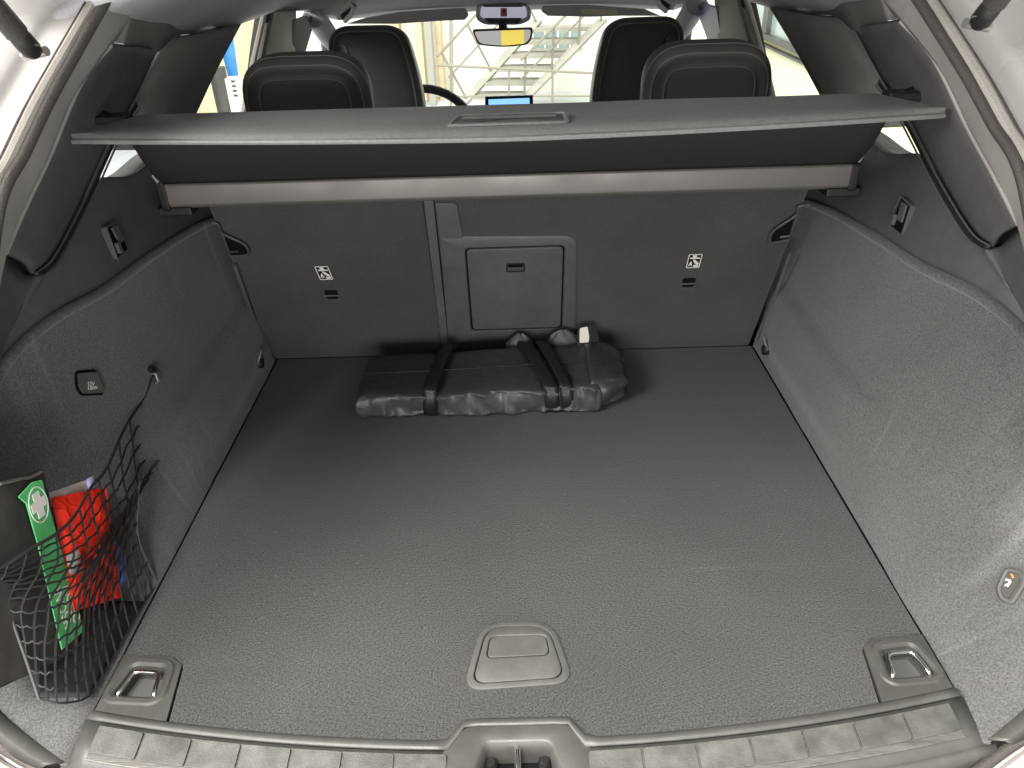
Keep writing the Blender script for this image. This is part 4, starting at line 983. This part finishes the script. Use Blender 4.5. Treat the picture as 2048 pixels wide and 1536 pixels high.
wb = quadp('hall_window', [U(*c, y=YB-.05) for c in [(1065, 52), (1165, 52), (1165, 96), (1065, 96)]], M_wing, None, th=.04)
tag(wb, 'bluish window pane high on the wall behind the stairs', 'window')
for c in (1065, 1090, 1116, 1140, 1165): bgbar('window_bar', (c, 52), (c, 96), YB-.1, .012, M_hallw, wb)

# left side window view
lw = empty('blind_wall', V((-2.7, 7.0, -.92)), 'vertical slatted cream blind outside the left rear window', 'blind')
for i in range(14):
    y = 6.2+i*.16
    quadp('slat', [V((-2.72, y, -.85)), V((-2.67, y+.13, -.85)), V((-2.67, y+.13, 2.2)), V((-2.72, y, 2.2))], M_blind, lw, th=.01)
def lathe(name, c, prof, mt, parent=None, n=20):
    return grid(name, [[V((c[0]+r*math.cos(2*math.pi*k/n), c[1]+r*math.sin(2*math.pi*k/n), c[2]+z)) for k in range(n)] for r, z in prof], mt, parent, closed=True)
c = U(464, 140, x=-2.35); zb = U(464, 168, x=-2.35).z; h = U(462, 62, x=-2.35).z-zb
brl = lathe('blue_drum', (c.x, c.y, zb), [(.001, 0), (.035, 0), (.04, .02), (.052, h*.5), (.062, h-.02), (.05, h), (.001, h)], M_bluep); tag(brl, 'tall blue plastic drum outside the left rear window', 'drum')
lathe('drum_stand', (c.x, c.y, zb), [(.001, -.001), (.06, -.002), (.05, -.03), (.05, -.92-zb), (.001, -.92-zb)], M_tote, brl)
c = U(438, 160, x=-2.4)
tag(lathe('dark_bin', (c.x, c.y, -.92), [(.001, 0), (.06, 0), (.07, c.z+.92+.10), (.001, c.z+.92+.10)], M_winf), 'dark bin beside the blue drum', 'bin')
c0 = U(476, 205, x=-2.15); c1 = U(474, 150, x=-2.15)
tt = box('white_crate', (c0.x, c0.y, (c0.z-.3+c1.z)/2), (.10, .12, c1.z-c0.z+.3), M_tote, bev=.006); tag(tt, 'white perforated plastic crate in front of the blue drum', 'crate')
for i in range(4):
    z_ = c1.z-.02-i*.035; tube('vent_hole', [V((c0.x, c0.y-.061, z_)), V((c0.x+.03, c0.y-.063, z_))], .008, M_winf, tt, seg=8)
# right side window view
rw = empty('glazed_partition', V((2.45, 6.2, -.92)), 'cream partition with black framed window outside the right rear window', 'partition')
XP = 2.4; zf = U(1600, 112, x=XP).z
box('partition_wall', (XP+.06, 6.2, (zf-.92)/2), (.08, 6, zf+.92), M_part, rw)
box('window_frame', (XP, 6.2, zf+.04), (.07, 6, .05), M_winf, rw, bev=.004); box('window_frame', (XP, 6.2, zf-.035), (.05, 6, .02), M_winf, rw)
box('pane', (XP+.02, 6.2, zf+.75), (.02, 6, 1.4), M_wing, rw)
for yy in (4.2, 5.62, 7.1): box('window_frame', (XP-.005, yy, zf+.72), (.06, .14, 1.3), M_winf, rw)
# yellow board behind the car, seen in the rear view mirror
yb = box('yellow_board', (-.12, -4.6, 1.2), (.27, .05, .8), mat('yellow_paint', (.62, .48, .06), .5), bev=.01); tag(yb, 'yellow board standing behind the car, showing in the rear view mirror', 'board')
tube('board_post', [V((-.12, -4.63, .82)), V((-.12, -4.63, -.92))], .03, M_winf, yb, seg=8)
